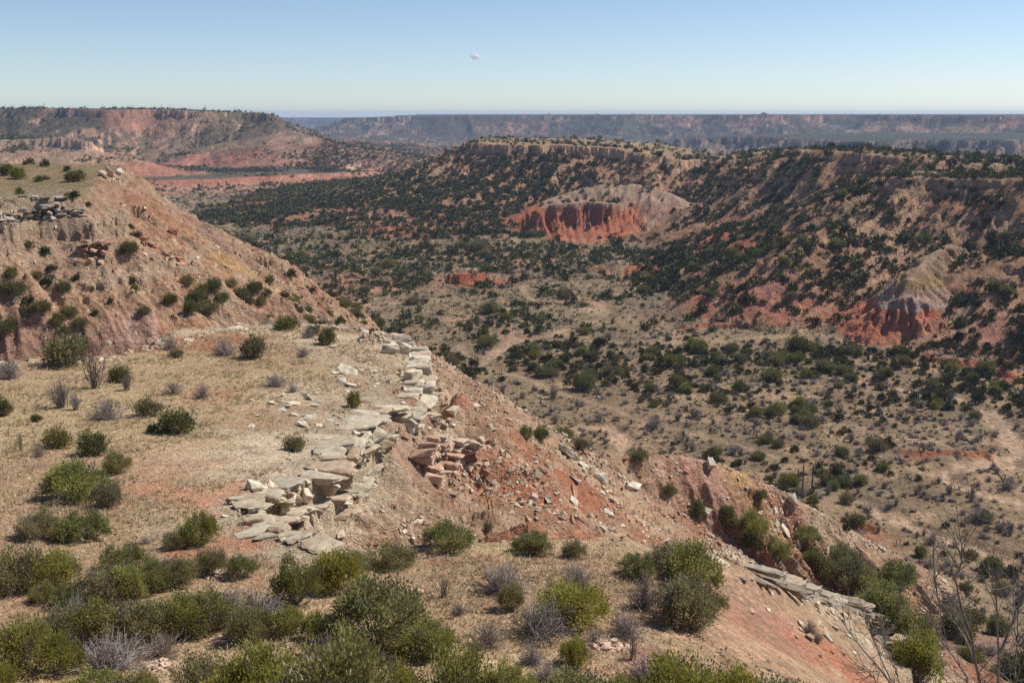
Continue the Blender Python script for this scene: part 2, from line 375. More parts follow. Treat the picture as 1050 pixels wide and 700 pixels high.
# ------------------------------------------------------------------ colours of the ground (base albedo)
def C(*v): return np.array(v, float)
TAN, STRAW, PALE = C(.325, .23, .148), C(.325, .255, .155), C(.40, .345, .255)
PINK, RED, DEEP, YEL, WHITE, PURP, GREY = C(.345, .232, .16), C(.30, .108, .060), C(.24, .068, .038), C(.36, .24, .105), C(.52, .47, .41), C(.315, .205, .16), C(.30, .26, .21)
BROWN, SAGE = C(.27, .185, .12), C(.20, .175, .115)
SPOTS = []
def spot(px, py, rad, col, s=1.0, stretch=1.0):
    SPOTS.append((hit(px, py)[0], rad, np.asarray(col), s, stretch))
for q in [(250, 464, 6.5, PALE * 1.05, 1), (225, 488, 3.6, PALE, .9), (285, 500, 4, PALE, 1), (300, 455, 4, PALE, .8), (320, 350, 9, PALE, .7), (230, 340, 8, PALE, .7), (395, 350, 6, PALE, .9), (360, 380, 6, PALE, .8), (330, 400, 6, PALE, .6), (300, 410, 5, PALE, .6),
          (185, 500, 4.5, RED * .75 + TAN * .4, .75), (215, 405, 6, RED * .5 + TAN * .6, .7), (230, 560, 2, RED * .8 + TAN * .3, .8), (170, 482, 4, PINK, .8), (130, 470, 6, PINK, .6), (60, 475, 6, TAN, .6), (255, 545, 2.4, RED * .8 + TAN * .3, .7), (20, 520, 4, PINK, .6),
          (520, 508, 4, RED, .7), (500, 495, 3, RED, .6), (545, 520, 4, RED, .6), (600, 510, 5, RED * .8, .5), (640, 490, 6, RED * .7 + .1, .6), (455, 450, 5, DEEP, .7), (430, 470, 5, RED * .7 + .08, .6), (470, 410, 4, DEEP, .8), (490, 460, 5, PINK, .5),
          (760, 485, 7, YEL, .8), (700, 472, 6, RED * .7 + .08, .6), (730, 500, 8, RED * .6 + .1, .5), (810, 520, 6, RED * .7 + .08, .6), (830, 560, 6, RED * .8, .6),
          (740, 610, 2.5, PINK, .9), (790, 630, 2.5, RED * .6 + .12, .6), (820, 665, 2.5, RED * .8 + .05, .75), (780, 655, 1.6, RED * .8 + .04, .6), (760, 660, 3, PINK, .9), (700, 690, 2.4, RED * .7 + .1, .7), (870, 690, 3, RED, .7), (850, 620, 3, PALE, .9), (890, 640, 3.5, PALE, .95), (760, 575, 2, PALE, .9), (810, 600, 2, PALE, .8), (920, 655, 3, PALE, .9),
          (230, 262, 12, YEL, .7), (270, 285, 10, YEL, .5), (165, 345, 7, RED, 1), (185, 352, 7, RED, .9), (120, 350, 9, RED * .6 + .1, .7), (40, 360, 14, RED * .5 + .14, .6), (145, 333, 4, WHITE, .4), (325, 300, 8, RED * .8 + .04, .6), (345, 305, 6, RED * .8 + .04, .55), (300, 325, 10, RED * .6 + .1, .5), (140, 205, 9, RED * .8 + .04, .5), (20, 255, 14, TAN, .4), (60, 300, 10, PINK, .6), (215, 245, 12, RED * .6 + .12, .6), (40, 235, 16, GREY, .5), (45, 200, 14, SAGE + .06, .5),
          (480, 283, 20, RED, 1), (495, 281, 18, RED, .9), (410, 238, 28, RED, .8), (440, 238, 25, RED, .8), (380, 225, 25, RED * .7 + .12, .7), (345, 219, 16, PINK, .8), (360, 222, 18, RED * .6 + .15, .8), (670, 272, 22, RED, .8), (720, 268, 25, RED, .7), (745, 238, 20, DEEP, .9), (735, 245, 20, RED, .8), (690, 345, 12, TAN, .4), (600, 318, 14, STRAW, .8), (1035, 384, 10, RED, .8), (1000, 360, 14, RED * .7 + .08, .7), (960, 352, 18, PINK, .6), (935, 472, 6, RED, .3), (820, 315, 20, RED * .7 + .06, .7), (780, 305, 20, RED * .7 + .06, .6), (830, 290, 16, RED * .6 + .1, .5), (1030, 330, 18, RED * .6 + .1, .5),
          (905, 555, 6, RED * .8, .45), (870, 535, 5, RED * .8, .4), (1010, 660, 12, RED * .6 + .1, .6), (960, 610, 10, TAN, .5), (640, 455, 10, PINK, .7), (520, 345, 14, PINK, .6),
          (400, 295, 25, RED * .6 + .12, .5), (320, 275, 18, RED, .6), (290, 262, 18, RED * .8, .6), (430, 260, 30, TAN, .5), (220, 186, 40, RED * .7 + .03, .4), (170, 188, 34, RED * .7 + .03, .4), (150, 160, 50, BROWN, .6), (100, 150, 50, RED * .5 + .07, .4), (260, 182, 40, RED * .7 + .03, .4), (145, 125, 70, RED * .8 + .05, .6), (180, 135, 70, PINK, .7), (380, 158, 60, RED * .6 + .12, .6), (430, 165, 60, RED * .6 + .1, .6), (300, 160, 60, PINK, .4)]:
    spot(*q)

SLOPE = None
def ground_colour(x, y, z, lab, A, slope):
    n = x.size
    r = np.hypot(x, y)
    f1 = fbm(x / 60, y / 60, 101, 4); f2 = fbm(x / 9, y / 9, 102, 4); f3 = fbm(x / 1.3, y / 1.3, 103, 3); f4 = fbm(x / .25, y / .25, 104, 2)
    fs = fbm(A['s'] / 2.5, A['d'] / 14, 105, 3)
    fs = np.where(lab == LI['bench'], fbm(x / 13, (y - .25 * x) / 2.2, 107, 3), fs)
    def mix(a, b, t): t = np.clip(t, 0, 1)[:, None]; return a * (1 - t) + b * t
    one = np.ones((n, 3))
    c = one * TAN
    # valley floor
    v = mix(one * C(.18, .133, .085), one * C(.22, .17, .105), .5 + .8 * f2)
    v = mix(v, one * C(.145, .125, .08), sstep(.1, .8, fbm(x / 30, y / 30, 106, 4)) * .6)
    v = mix(v, one * RED * 1.0 + .02, sstep(.28, .7, f1 + .3 * f2) * .75 * sstep(380, 600, r))
    v = mix(v, one * PINK, sstep(.3, .8, f2 + .4 * f1) * .3)
    v = mix(v, one * RED * .9, np.clip(A['bk'], 0, 1) * np.clip(slope * 1.3, .05, .85))
    v = mix(v, one * C(.315, .235, .165), (1 - sstep(.3, 1.2, A['tr'])) * .62)
    v = mix(v, one * C(.335, .245, .175) * (1 + .25 * f3[:, None]), (1 - sstep(1.6, 3.6, A['wa'])) * .85)
    v = mix(v, one * C(.075, .082, .045), sstep(-.1, .25, fbm(x / 40, y / 40, 119, 4, .7)) * .75 * sstep(1700, 2400, r))
    c = np.where((lab == 0)[:, None], v, c)
    # bench top: dry grass over tan soil, rock near the rim
    b = mix(one * TAN, one * STRAW, .5 + .9 * f2)
    b = mix(b, one * PINK, sstep(.1, .8, fbm(x / 14, y / 14, 108, 3)) * .6)
    b = mix(b, one * STRAW * .62, sstep(.15, .7, f3) * .45)
    sl = mix(one * C(.275, .185, .125), one * C(.29, .21, .14), .5 + .6 * fs + .4 * f3)
    sl = mix(sl, one * C(.26, .112, .065), sstep(.05, .6, fbm(x / 12, y / 12, 109, 3) + .45 * fs) * .75)
    sl = mix(sl, one * PALE * .85, sstep(.2, .6, f3 + .3 * fs) * .4)
    inside = (1 - sstep(-.3, .6, A['d'])) * (1 - .85 * sstep(.32, .55, slope) * (r > 30))
    rimd = np.minimum(sdf(_cove, x, y, False)[0], sdf(_ledge, x, y, False)[0] + 1)
    bb = mix(sl, b, inside)
    bb = mix(bb, one * PALE * .9, (1 - sstep(1.0, 5.5, rimd + 1.2 * f2 + f3)) * .85)
    c = np.where((lab == LI['bench'])[:, None], bb, c); rock_m = 1
    rd = mix(sl, one * C(.30, .205, .135), .35 + .5 * f2)
    rd = mix(rd, one * PALE, sstep(.3, .7, f4 * .5 + f3) * .35)
    c = np.where((lab == LI['ridge'])[:, None], rd, c)
    # hill on the left
    h = mix(one * C(.28, .185, .115), one * C(.31, .19, .125), .5 + .8 * fs)
    h = mix(h, one * RED * .7 + .06, sstep(.15, .8, fbm(x / 22, y / 22, 111, 3) + .5 * fs) * .7)
    h = mix(h, one * GREY * 1.1, sstep(.05, .6, fbm(x / 14, (z + f2) / .8, 112, 3)) * .5); h = mix(h, one * C(.24, .165, .115), sstep(.1, .6, fbm(x / 16, (z + f2) / 1.1, 121, 3)) * .5)
    h = mix(h, one * PALE * .85, sstep(.9, 1.8, slope) * .6)
    h = mix(h, mix(one * C(.245, .20, .12), one * C(.17, .155, .09), sstep(-.1, .5, f2 + .4 * f3)), 1 - sstep(-2, 0, A['d']))
    c = np.where((lab == LI['hill'])[:, None], h, c)
    # mesa and wooded ridge
    zz = z + 2.0 * f1 + .8 * f2
    m = mix(one * C(.205, .14, .09), one * C(.26, .17, .11), .5 + .7 * fs + .3 * f2)
    m = mix(m, one * C(.25, .125, .08), sstep(.1, .8, fbm(x / 50, z / 5, 113, 3)) * .6)
    m = mix(m, one * RED, (1 - sstep(-80, -70, zz)) * .5 * sstep(-.2, .5, f1 + f2))
    m = mix(m, one * C(.36, .28, .19), sstep(.9, 1.6, slope) * .8)
    m = mix(m, one * C(.23, .19, .115), 1 - sstep(-6, 0, A['d']))
    c = np.where(((lab == LI['mesa']) | (lab == LI['wooded_ridge']))[:, None], m, c)
    # strata of the cone and the butte
    zz = z + .18 * f2 + .12 * f3
    zk = [-90, -77, -76.5, -72.5, -72.3, -71.8, -71.4, -67.5, -65, -61, -54]
    ck = np.array([RED * 1.35, RED * 1.5, RED * 1.25, RED * 1.5, WHITE * .8, WHITE * .6, PURP * .95, PURP * 1.1, YEL, C(.31, .21, .13), C(.26, .175, .115)])
    k = np.stack([np.interp(zz, zk, ck[:, i]) for i in range(3)], 1)
    band = .12 * np.sin(zz * 5.1) * (zz < -73)
    k = k * (1 + band[:, None]); k = mix(k, one * PINK, sstep(.3, .8, fs) * .3)
    c = np.where((lab == LI['cone_hill'])[:, None], k, c)
    zk = [-92, -83, -70, -66, -65, -63, -61, -57, -50]
    ck = np.array([PINK, RED * 1.15, RED * 1.25, RED * 1.1, PURP * 1.1, PINK * .95, PINK * .9, C(.30, .22, .14), C(.28, .2, .13)])
    k = np.stack([np.interp(zz, zk, ck[:, i]) for i in range(3)], 1)
    k = mix(k, mix(one * C(.30, .20, .14), one * C(.39, .275, .205), sstep(-.1, .5, fbm(x / 3, y / 6, 123, 3))), sstep(P(648, 220, 800)[0], P(662, 220, 800)[0], x + 5 * f2) * .9)
    c = np.where((lab == LI['butte'])[:, None], k, c)
    # distant walls
    g = mix(one * C(.25, .155, .105), one * C(.32, .22, .15), .5 + .8 * fs)
    g = mix(g, one * RED * .85 + .03, sstep(.0, .5, fbm(x / 300, z / 16, 114, 4)) * .8)
    g = mix(g, one * C(.47, .345, .245), sstep(.6, 1.6, slope) * .8)
    g = mix(g, one * C(.05, .058, .034), sstep(-.62, -.16, fbm(x / 30, y / 30, 115, 5, .75) + .6 * fbm(x / 170, y / 170, 116, 3) - .22 * sstep(.6, 1.2, slope)) * .85 * sstep(1300, 2200, r))
    g = mix(g, one * C(.062, .066, .042) * (1 + .3 * f1[:, None]), (1 - sstep(-30, 0, A['d'])) * .92)
    c = np.where(((lab == LI['distant_mesa']) | (lab == LI['canyon_rim']))[:, None], g, c)
    wob = .45 * f2 + .35 * fbm(x / 3.5, y / 3.5, 117, 3)
    for p, rad, col, s, st in SPOTS:
        q = np.where((np.abs(x - p[0]) < rad * 2.2) & (np.abs(y - p[1]) < rad * 2.2))[0]
        if len(q) == 0: continue
        w_ = (fbm(x[q] / (rad * .7), y[q] / (rad * .7), 118, 3) * .5 + wob[q] * (.5 if rad < 14 else .15))
        dq = np.hypot(x[q] - p[0], y[q] - p[1]) / rad + w_
        t = (1 - sstep(.35, 1.15, dq)) * s * np.clip(.85 + .55 * f3[q] + .35 * f4[q] * (rad < 12), .15, 1)
        c[q] = c[q] * (1 - t[:, None]) + t[:, None] * col
    c = c * (1 + .16 * f2 + .14 * f3 + .10 * f4 * (r < 260))[:, None]
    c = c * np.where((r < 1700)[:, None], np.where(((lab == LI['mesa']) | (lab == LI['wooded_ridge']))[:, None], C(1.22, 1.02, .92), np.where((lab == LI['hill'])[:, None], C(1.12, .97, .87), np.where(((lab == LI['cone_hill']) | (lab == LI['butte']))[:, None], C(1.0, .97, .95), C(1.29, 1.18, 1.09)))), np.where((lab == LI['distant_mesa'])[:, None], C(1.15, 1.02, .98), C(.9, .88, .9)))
    return np.clip(c, .015, .8)

gx, gy, gz = GX.ravel(), GY.ravel(), GZ.ravel()
def grid_slope():
    dr = np.gradient(GZ, axis=1) / np.maximum(np.gradient(RG, axis=1), 1e-6)
    dt = np.gradient(GZ, axis=0) / (np.gradient(az)[:, None] * RG)
    return np.hypot(dr, dt)
slope_g = grid_slope()
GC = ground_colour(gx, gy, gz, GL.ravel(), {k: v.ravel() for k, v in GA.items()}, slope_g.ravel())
print('ground colours', round(time.time() - T0, 1))

# ------------------------------------------------------------------ materials
def new_mat(name):
    m = bpy.data.materials.new(name); m.use_nodes = True
    nt = m.node_tree; b = nt.nodes['Principled BSDF']; b.inputs['Roughness'].default_value = .9
    b.inputs['Specular IOR Level'].default_value = .15
    return m, nt, b
def link(nt, a, b): nt.links.new(a, b)
def node(nt, t, **kw):
    n = nt.nodes.new(t)
    for k, v in kw.items(): setattr(n, k, v)
    return n

def ground_material(name, scales=((6.0, .35), (28.0, .3)), bump=.5, pebble=()):
    m, nt, b = new_mat(name)
    at = node(nt, 'ShaderNodeAttribute', attribute_name='Col'); geo = node(nt, 'ShaderNodeNewGeometry')
    col = at.outputs['Color']; hsum = None
    for sc, am in scales:
        nz = node(nt, 'ShaderNodeTexNoise'); nz.inputs['Scale'].default_value = sc; nz.inputs['Detail'].default_value = 4; nz.inputs['Roughness'].default_value = .65
        link(nt, geo.outputs['Position'], nz.inputs['Vector'])
        mr = node(nt, 'ShaderNodeMapRange'); mr.inputs['From Min'].default_value = .3; mr.inputs['From Max'].default_value = .7; mr.inputs['To Min'].default_value = 1 - am; mr.inputs['To Max'].default_value = 1 + am
        link(nt, nz.outputs['Fac'], mr.inputs['Value'])
        mx = node(nt, 'ShaderNodeMix', data_type='RGBA', blend_type='MULTIPLY'); mx.inputs['Factor'].default_value = 1
        link(nt, col, mx.inputs['A']); link(nt, mr.outputs['Result'], mx.inputs['B']); col = mx.outputs['Result']
        if hsum is None: hsum = nz.outputs['Fac']
        else:
            ad = node(nt, 'ShaderNodeMath', operation='ADD'); link(nt, hsum, ad.inputs[0]); link(nt, nz.outputs['Fac'], ad.inputs[1]); hsum = ad.outputs[0]
    for sc, lo, hi in pebble:      # stones set in the soil: each cell its own tone and a rounded top
        vo = node(nt, 'ShaderNodeTexVoronoi'); vo.inputs['Scale'].default_value = sc; link(nt, geo.outputs['Position'], vo.inputs['Vector'])
        sp = node(nt, 'ShaderNodeSeparateColor'); link(nt, vo.outputs['Color'], sp.inputs[0])
        mr = node(nt, 'ShaderNodeMapRange'); mr.inputs['To Min'].default_value = lo; mr.inputs['To Max'].default_value = hi; link(nt, sp.outputs[0], mr.inputs['Value'])
        ed = node(nt, 'ShaderNodeMapRange'); ed.inputs['From Min'].default_value = .25; ed.inputs['From Max'].default_value = .55; ed.inputs['To Min'].default_value = 1; ed.inputs['To Max'].default_value = 0; link(nt, vo.outputs['Distance'], ed.inputs['Value'])
        mx = node(nt, 'ShaderNodeMix', data_type='RGBA', blend_type='MULTIPLY'); link(nt, ed.outputs['Result'], mx.inputs['Factor']); link(nt, col, mx.inputs['A']); link(nt, mr.outputs['Result'], mx.inputs['B']); col = mx.outputs['Result']
        ml = node(nt, 'ShaderNodeMath', operation='MULTIPLY'); link(nt, ed.outputs['Result'], ml.inputs[0]); link(nt, sp.outputs[1], ml.inputs[1]); ad = node(nt, 'ShaderNodeMath', operation='MULTIPLY_ADD'); link(nt, ml.outputs[0], ad.inputs[0]); ad.inputs[1].default_value = .55; link(nt, hsum, ad.inputs[2]); hsum = ad.outputs[0]
    link(nt, col, b.inputs['Base Color'])
    bp = node(nt, 'ShaderNodeBump'); bp.inputs['Strength'].default_value = bump; bp.inputs['Distance'].default_value = .6 / scales[0][0]
    link(nt, hsum, bp.inputs['Height']); link(nt, bp.outputs['Normal'], b.inputs['Normal'])
    return m
M_NEAR = ground_material('soil_and_stone', ((2.2, .22), (11.0, .28)), .75, ((3.2, .72, 1.3), (7.5, .68, 1.38)))
M_MID = ground_material('canyon_soil', ((.5, .22), (2.5, .25)), .7, ((.8, .75, 1.28),))
M_FAR = ground_material('distant_rock', ((.05, .18), (.25, .2)), .5)

def attr_material(name, rough=.85, noise=None, translucent=0.0, objvar=.0, spec=.15):
    m, nt, b = new_mat(name); b.inputs['Roughness'].default_value = rough; b.inputs['Specular IOR Level'].default_value = spec
    at = node(nt, 'ShaderNodeAttribute', attribute_name='Col'); col = at.outputs['Color']
    if objvar:
        oi = node(nt, 'ShaderNodeObjectInfo'); hs = node(nt, 'ShaderNodeHueSaturation')
        for inp, am, mul in (('Value', objvar, 1.0), ('Saturation', objvar * .9, 7.31), ('Hue', objvar * .07, 3.77)):
            mu = node(nt, 'ShaderNodeMath', operation='MULTIPLY'); link(nt, oi.outputs['Random'], mu.inputs[0]); mu.inputs[1].default_value = mul
            fr = node(nt, 'ShaderNodeMath', operation='FRACT'); link(nt, mu.outputs[0], fr.inputs[0])
            mr = node(nt, 'ShaderNodeMapRange'); base = .5 if inp == 'Hue' else 1
            mr.inputs['To Min'].default_value = base - am; mr.inputs['To Max'].default_value = base + am; link(nt, fr.outputs[0], mr.inputs['Value']); link(nt, mr.outputs['Result'], hs.inputs[inp])
        link(nt, col, hs.inputs['Color']); col = hs.outputs['Color']
    if noise:
        tc = node(nt, 'ShaderNodeTexCoord'); nz = node(nt, 'ShaderNodeTexNoise'); nz.inputs['Scale'].default_value = noise; nz.inputs['Detail'].default_value = 5; nz.inputs['Roughness'].default_value = .65
        link(nt, tc.outputs['Object'], nz.inputs['Vector'])
        mr = node(nt, 'ShaderNodeMapRange'); mr.inputs['From Min'].default_value = .3; mr.inputs['From Max'].default_value = .7; mr.inputs['To Min'].default_value = .62; mr.inputs['To Max'].default_value = 1.25
        link(nt, nz.outputs['Fac'], mr.inputs['Value'])
        mx = node(nt, 'ShaderNodeMix', data_type='RGBA', blend_type='MULTIPLY'); mx.inputs['Factor'].default_value = 1
        link(nt, col, mx.inputs['A']); link(nt, mr.outputs['Result'], mx.inputs['B']); col = mx.outputs['Result']
        bp = node(nt, 'ShaderNodeBump'); bp.inputs['Strength'].default_value = .5; bp.inputs['Distance'].default_value = .08
        link(nt, nz.outputs['Fac'], bp.inputs['Height']); link(nt, bp.outputs['Normal'], b.inputs['Normal'])
    link(nt, col, b.inputs['Base Color'])
    if translucent:
        tr = node(nt, 'ShaderNodeBsdfTranslucent'); link(nt, col, tr.inputs['Color']); ms = node(nt, 'ShaderNodeMixShader'); ms.inputs[0].default_value = translucent
        link(nt, b.outputs[0], ms.inputs[1]); link(nt, tr.outputs[0], ms.inputs[2]); link(nt, ms.outputs[0], nt.nodes['Material Output'].inputs['Surface'])
    return m
M_LEAF = attr_material('juniper_foliage', .7, None, .38, .14)
M_FARLEAF = attr_material('woodland_foliage', .8)
M_TWIG = attr_material('grey_twigs', .85, None, 0, .12)
M_BARK = attr_material('juniper_bark', .9, 9)
M_ROCK = attr_material('sandstone', .9, 2.2, 0, .07)
M_SCREE = attr_material('scree_stone', .9)
M_GRASS = attr_material('dry_grass', .9, None, .2)
M_PAINT = attr_material('car_paint', .25, None, 0, 0, .5)
M_GLASS = attr_material('car_glass', .08, None, 0, 0, .6)
M_RUBBER = attr_material('tyre_rubber', .8)

# ------------------------------------------------------------------ mesh helpers
def mesh_np(name, V, F, mat, col=None, smooth=False, fmat=None, mats=None):
    """V (n,3); F (m,k) or list of such arrays; col per vertex (n,3)"""
    me = bpy.data.meshes.new(name)
    Fl = F if isinstance(F, list) else [F]
    Fl = [f for f in Fl if len(f)]
    nl = sum(f.size for f in Fl); nf = sum(len(f) for f in Fl)
    me.vertices.add(len(V)); me.vertices.foreach_set('co', np.ascontiguousarray(V, np.float32).ravel())
    me.loops.add(nl); me.loops.foreach_set('vertex_index', np.concatenate([f.ravel() for f in Fl]).astype(np.int32))
    me.polygons.add(nf)
    tot = np.concatenate([np.full(len(f), f.shape[1]) for f in Fl]); st = np.concatenate([[0], np.cumsum(tot)[:-1]])
    me.polygons.foreach_set('loop_start', st.astype(np.int32)); me.polygons.foreach_set('loop_total', tot.astype(np.int32))
    me.polygons.foreach_set('use_smooth', np.full(nf, smooth))
    for m_ in (mats or [mat]): me.materials.append(m_)
    if fmat is not None: me.polygons.foreach_set('material_index', np.asarray(fmat, np.int32))
    if col is not None:
        ca = me.color_attributes.new('Col', 'FLOAT_COLOR', 'POINT')
        c4 = np.ones((len(V), 4), np.float32); c4[:, :3] = col
        ca.data.foreach_set('color', c4.ravel())
    me.update(calc_edges=True); me.validate()
    return me

def add(name, me, parent=None, label=None, cat=None, group=None, kind=None, loc=None, rot=None, scale=None):
    o = bpy.data.objects.new(name, me); COL.objects.link(o)
    if parent: o.parent = parent
    if loc is not None: o.location = loc
    if rot is not None: o.rotation_euler = rot
    if scale is not None: o.scale = scale
    if label: o['label'] = label
    if cat: o['category'] = cat
    if group: o['group'] = group
    if kind: o['kind'] = kind
    return o

# ------------------------------------------------------------------ build the ground objects
idx = np.arange(NC * NR).reshape(NC, NR)
quads = np.stack([idx[:-1, :-1], idx[1:, :-1], idx[1:, 1:], idx[:-1, 1:]], -1).reshape(-1, 4)
flab = GL[:-1, :-1].ravel().copy().astype(int)
rmid = RG[:-1, :-1].ravel()
trf = GA['tr'][:-1, :-1].ravel(); waf = GA['wa'][:-1, :-1].ravel()
flab[(flab == 0) & (trf < 1.0)] = 20
flab[(flab == 0) & (waf < 2.6)] = 21
GV = np.stack([gx, gy, gz], 1)
INFO = {0: ('valley_floor', 'broad dry valley floor of tan grass and red soil dotted with shrubs', 'valley floor'),
        1: ('ground', 'tan grassy bench in front with a broken pale rock rim and red scree below', 'ground'),
        2: ('ridge', 'stony pink and red spur falling away from the bench to the valley', 'ridge'),
        3: ('hill', 'steep orange tan hill at the left with grey rock ledges and grassy top', 'hill'),
        4: ('mesa', 'flat topped wooded mesa in the middle of the canyon with a pale rim', 'mesa'),
        5: ('butte', 'rounded butte with a fluted dark red cliff at the foot of the wooded mesa', 'butte'),
        6: ('ridge', 'long dark wooded ridge at the right with grassy benches along its crest', 'ridge'),
        7: ('hill', 'striped cone of red, white, purple and yellow clay below the wooded ridge', 'hill'),
        8: ('mesa', 'distant flat mesa at the left with a pinkish cliff under its dark rim', 'mesa'),
        9: ('canyon_wall', 'far blue hazy canyon wall with a level rim along the horizon', 'canyon wall'),
        20: ('path', 'pale winding dirt trails crossing the valley floor', 'path'),
        21: ('dry_wash', 'pale stony dry creek bed winding through the valley', 'dry wash')}
for li, (nm, lb, ct) in INFO.items():
    fs_ = quads[flab == li]
    if len(fs_) == 0: continue
    u, inv = np.unique(fs_, return_inverse=True)
    rr = rmid[flab == li]
    fm = np.where(rr < 130, 0, np.where(rr < 900, 1, 2))
    me = mesh_np(nm, GV[u], inv.reshape(-1, 4), None, GC[u], True, fm, [M_NEAR, M_MID, M_FAR])
    add(nm, me, label=lb, cat=ct, kind='structure')
print('ground meshes', round(time.time() - T0, 1))

# ------------------------------------------------------------------ plants
def tube(path, r0, r1, sides=5):
    path = np.asarray(path, float); n = len(path); V = []; 
    tan = np.gradient(path, axis=0); tan /= np.linalg.norm(tan, axis=1)[:, None] + 1e-9
    ref = np.where(np.abs(tan[:, 2:3]) > .9, np.array([[1., 0, 0]]), np.array([[0, 0, 1.]]))
    u = np.cross(tan, ref); u /= np.linalg.norm(u, axis=1)[:, None] + 1e-9; v = np.cross(tan, u)
    rad = np.linspace(r0, r1, n); a = np.arange(sides) * 2 * math.pi / sides
    V = (path[:, None] + rad[:, None, None] * (np.cos(a)[None, :, None] * u[:, None] + np.sin(a)[None, :, None] * v[:, None])).reshape(-1, 3)
    F = []
    for i in range(n - 1):
        for k in range(sides):
            F.append((i * sides + k, i * sides + (k + 1) % sides, (i + 1) * sides + (k + 1) % sides, (i + 1) * sides + k))
    return V, np.array(F)

class Acc:
    def __init__(s): s.V = []; s.F = {}; s.C = []; s.n = 0
    def put(s, V, F, col):
        for f in (F if isinstance(F, list) else [F]):
            s.F.setdefault(f.shape[1], []).append(f + s.n)
        s.V.append(V); s.n += len(V)
        c = np.asarray(col, float); s.C.append(np.broadcast_to(c, (len(V), 3)) if c.ndim == 1 else c)
    def mesh(s, name, mat, smooth=False):
        return mesh_np(name, np.concatenate(s.V), [np.concatenate(f) for f in s.F.values()], mat, np.concatenate(s.C), smooth)

def leaves(rng, ctr, axis, size, asp=.45):
    """rhombic leaf sprays"""
    n = len(ctr)
    axis = axis / (np.linalg.norm(axis, axis=1)[:, None] + 1e-9)
    side = np.cross(axis, rng.normal(size=(n, 3))); side /= np.linalg.norm(side, axis=1)[:, None] + 1e-9
    s = size[:, None]
    V = np.stack([ctr - axis * s * .5, ctr + side * s * asp - axis * s * .05, ctr + axis * s * .6, ctr - side * s * asp + axis * s * .05], 1).reshape(-1, 3)
    return V, np.arange(n * 4).reshape(n, 4)

def crown_points(rng, nclump, hgt, spread=.5, low=-.15):
    """clump centres on an uneven dome, unit width"""
    u = rng.normal(size=(nclump * 3, 3)); u /= np.linalg.norm(u, axis=1)[:, None]
    u = u[u[:, 2] > low][:nclump]
    nz = 1 + .34 * np.sin(u[:, 0] * 4 + rng.uniform(0, 6)) * np.cos(u[:, 1] * 5 + rng.uniform(0, 6)) + rng.normal(0, .15, len(u)) - .35 * (np.sin(np.arctan2(u[:, 1], u[:, 0]) * rng.integers(2, 5) + rng.uniform(0, 6)) > .75) * rng.random(len(u))
    nz = np.clip(nz, .35, 1.35)
    rad = nz * rng.uniform(.62, 1.0, len(u)) ** .6
    p = u * rad[:, None]
    return np.stack([p[:, 0] * spread * .88, p[:, 1] * spread * .88, hgt * (.34 + .56 * p[:, 2] * np.where(p[:, 2] > 0, 1, .8))], 1), u

GREENS = [C(.25, .25, .082), C(.305, .288, .082), C(.215, .222, .086), C(.30, .27, .115), C(.27, .245, .12)]
def juniper(seed, nclump, per, lsize, hgt=.72, tone=0, upright=.6, trunk=True, csize=.085, pale=False, grey=.0):
    rng = np.random.default_rng(seed)
    cp, cu = crown_points(rng, nclump, hgt)
    cr = Acc()
    base = GREENS[tone]
    k = rng.poisson(per, len(cp)) + 2
    ci = np.repeat(np.arange(len(cp)), k)
    off = rng.normal(size=(len(ci), 3)) * csize * rng.uniform(.7, 1.25, len(cp))[ci][:, None]; off[:, 2] *= 1.25
    ctr = cp[ci] + off
    ctr[:, 2] = np.maximum(ctr[:, 2], .02 + .04 * rng.random(len(ctr)))
    ax = off / csize * .5 + cu[ci] * .7 + np.array([0, 0, upright * 1.4]) + rng.normal(size=ctr.shape) * .4
    sz = lsize * rng.uniform(.6, 1.35, len(ci))
    V, F = leaves(rng, ctr, ax, sz * 1.25, .27)
    tint = base[None] * (1 + rng.normal(0, .13, (len(cp), 1))) + rng.normal(0, .006, (len(cp), 3))
    tint = tint + (rng.random((len(cp), 1)) < .3) * C(.05, .035, .0)
    if grey: tint = np.where(rng.random((len(cp), 1)) < grey, C(.17, .145, .115), tint)
    lc = np.clip(tint[ci] * (1 + rng.normal(0, .15, (len(ci), 1))), .015, .4)
    cr.put(V, F, np.repeat(lc, 4, 0))
    if nclump < 92 and per < 40: cr.C = [c_ * .66 for c_ in cr.C]
    crown = cr.mesh('crown', M_LEAF)
    tm = None
    if trunk:
        ta = Acc(); bc = C(.52, .48, .43) if pale else C(.30, .255, .215)
        nb = min(len(cp), 46)
        for q in rng.choice(len(cp), nb, replace=False):
            b0 = np.array([rng.normal(0, .03), rng.normal(0, .03), -.04]); e = cp[q] * (1.12 if pale else 1.02)
            mid = b0 * .5 + e * .5 + np.array([rng.normal(0, .04), rng.normal(0, .04), -.07 * (1 if not pale else 0)])
            pth = [b0, b0 * .75 + mid * .25 + rng.normal(0, .012, 3), mid, mid * .45 + e * .55 + rng.normal(0, .02, 3), e]
            V, F = tube(pth, rng.uniform(.008, .022), .0035, 4); ta.put(V, F, bc * rng.uniform(.8, 1.15))
        tm = ta.mesh('trunk', M_BARK, True)
    return crown, tm

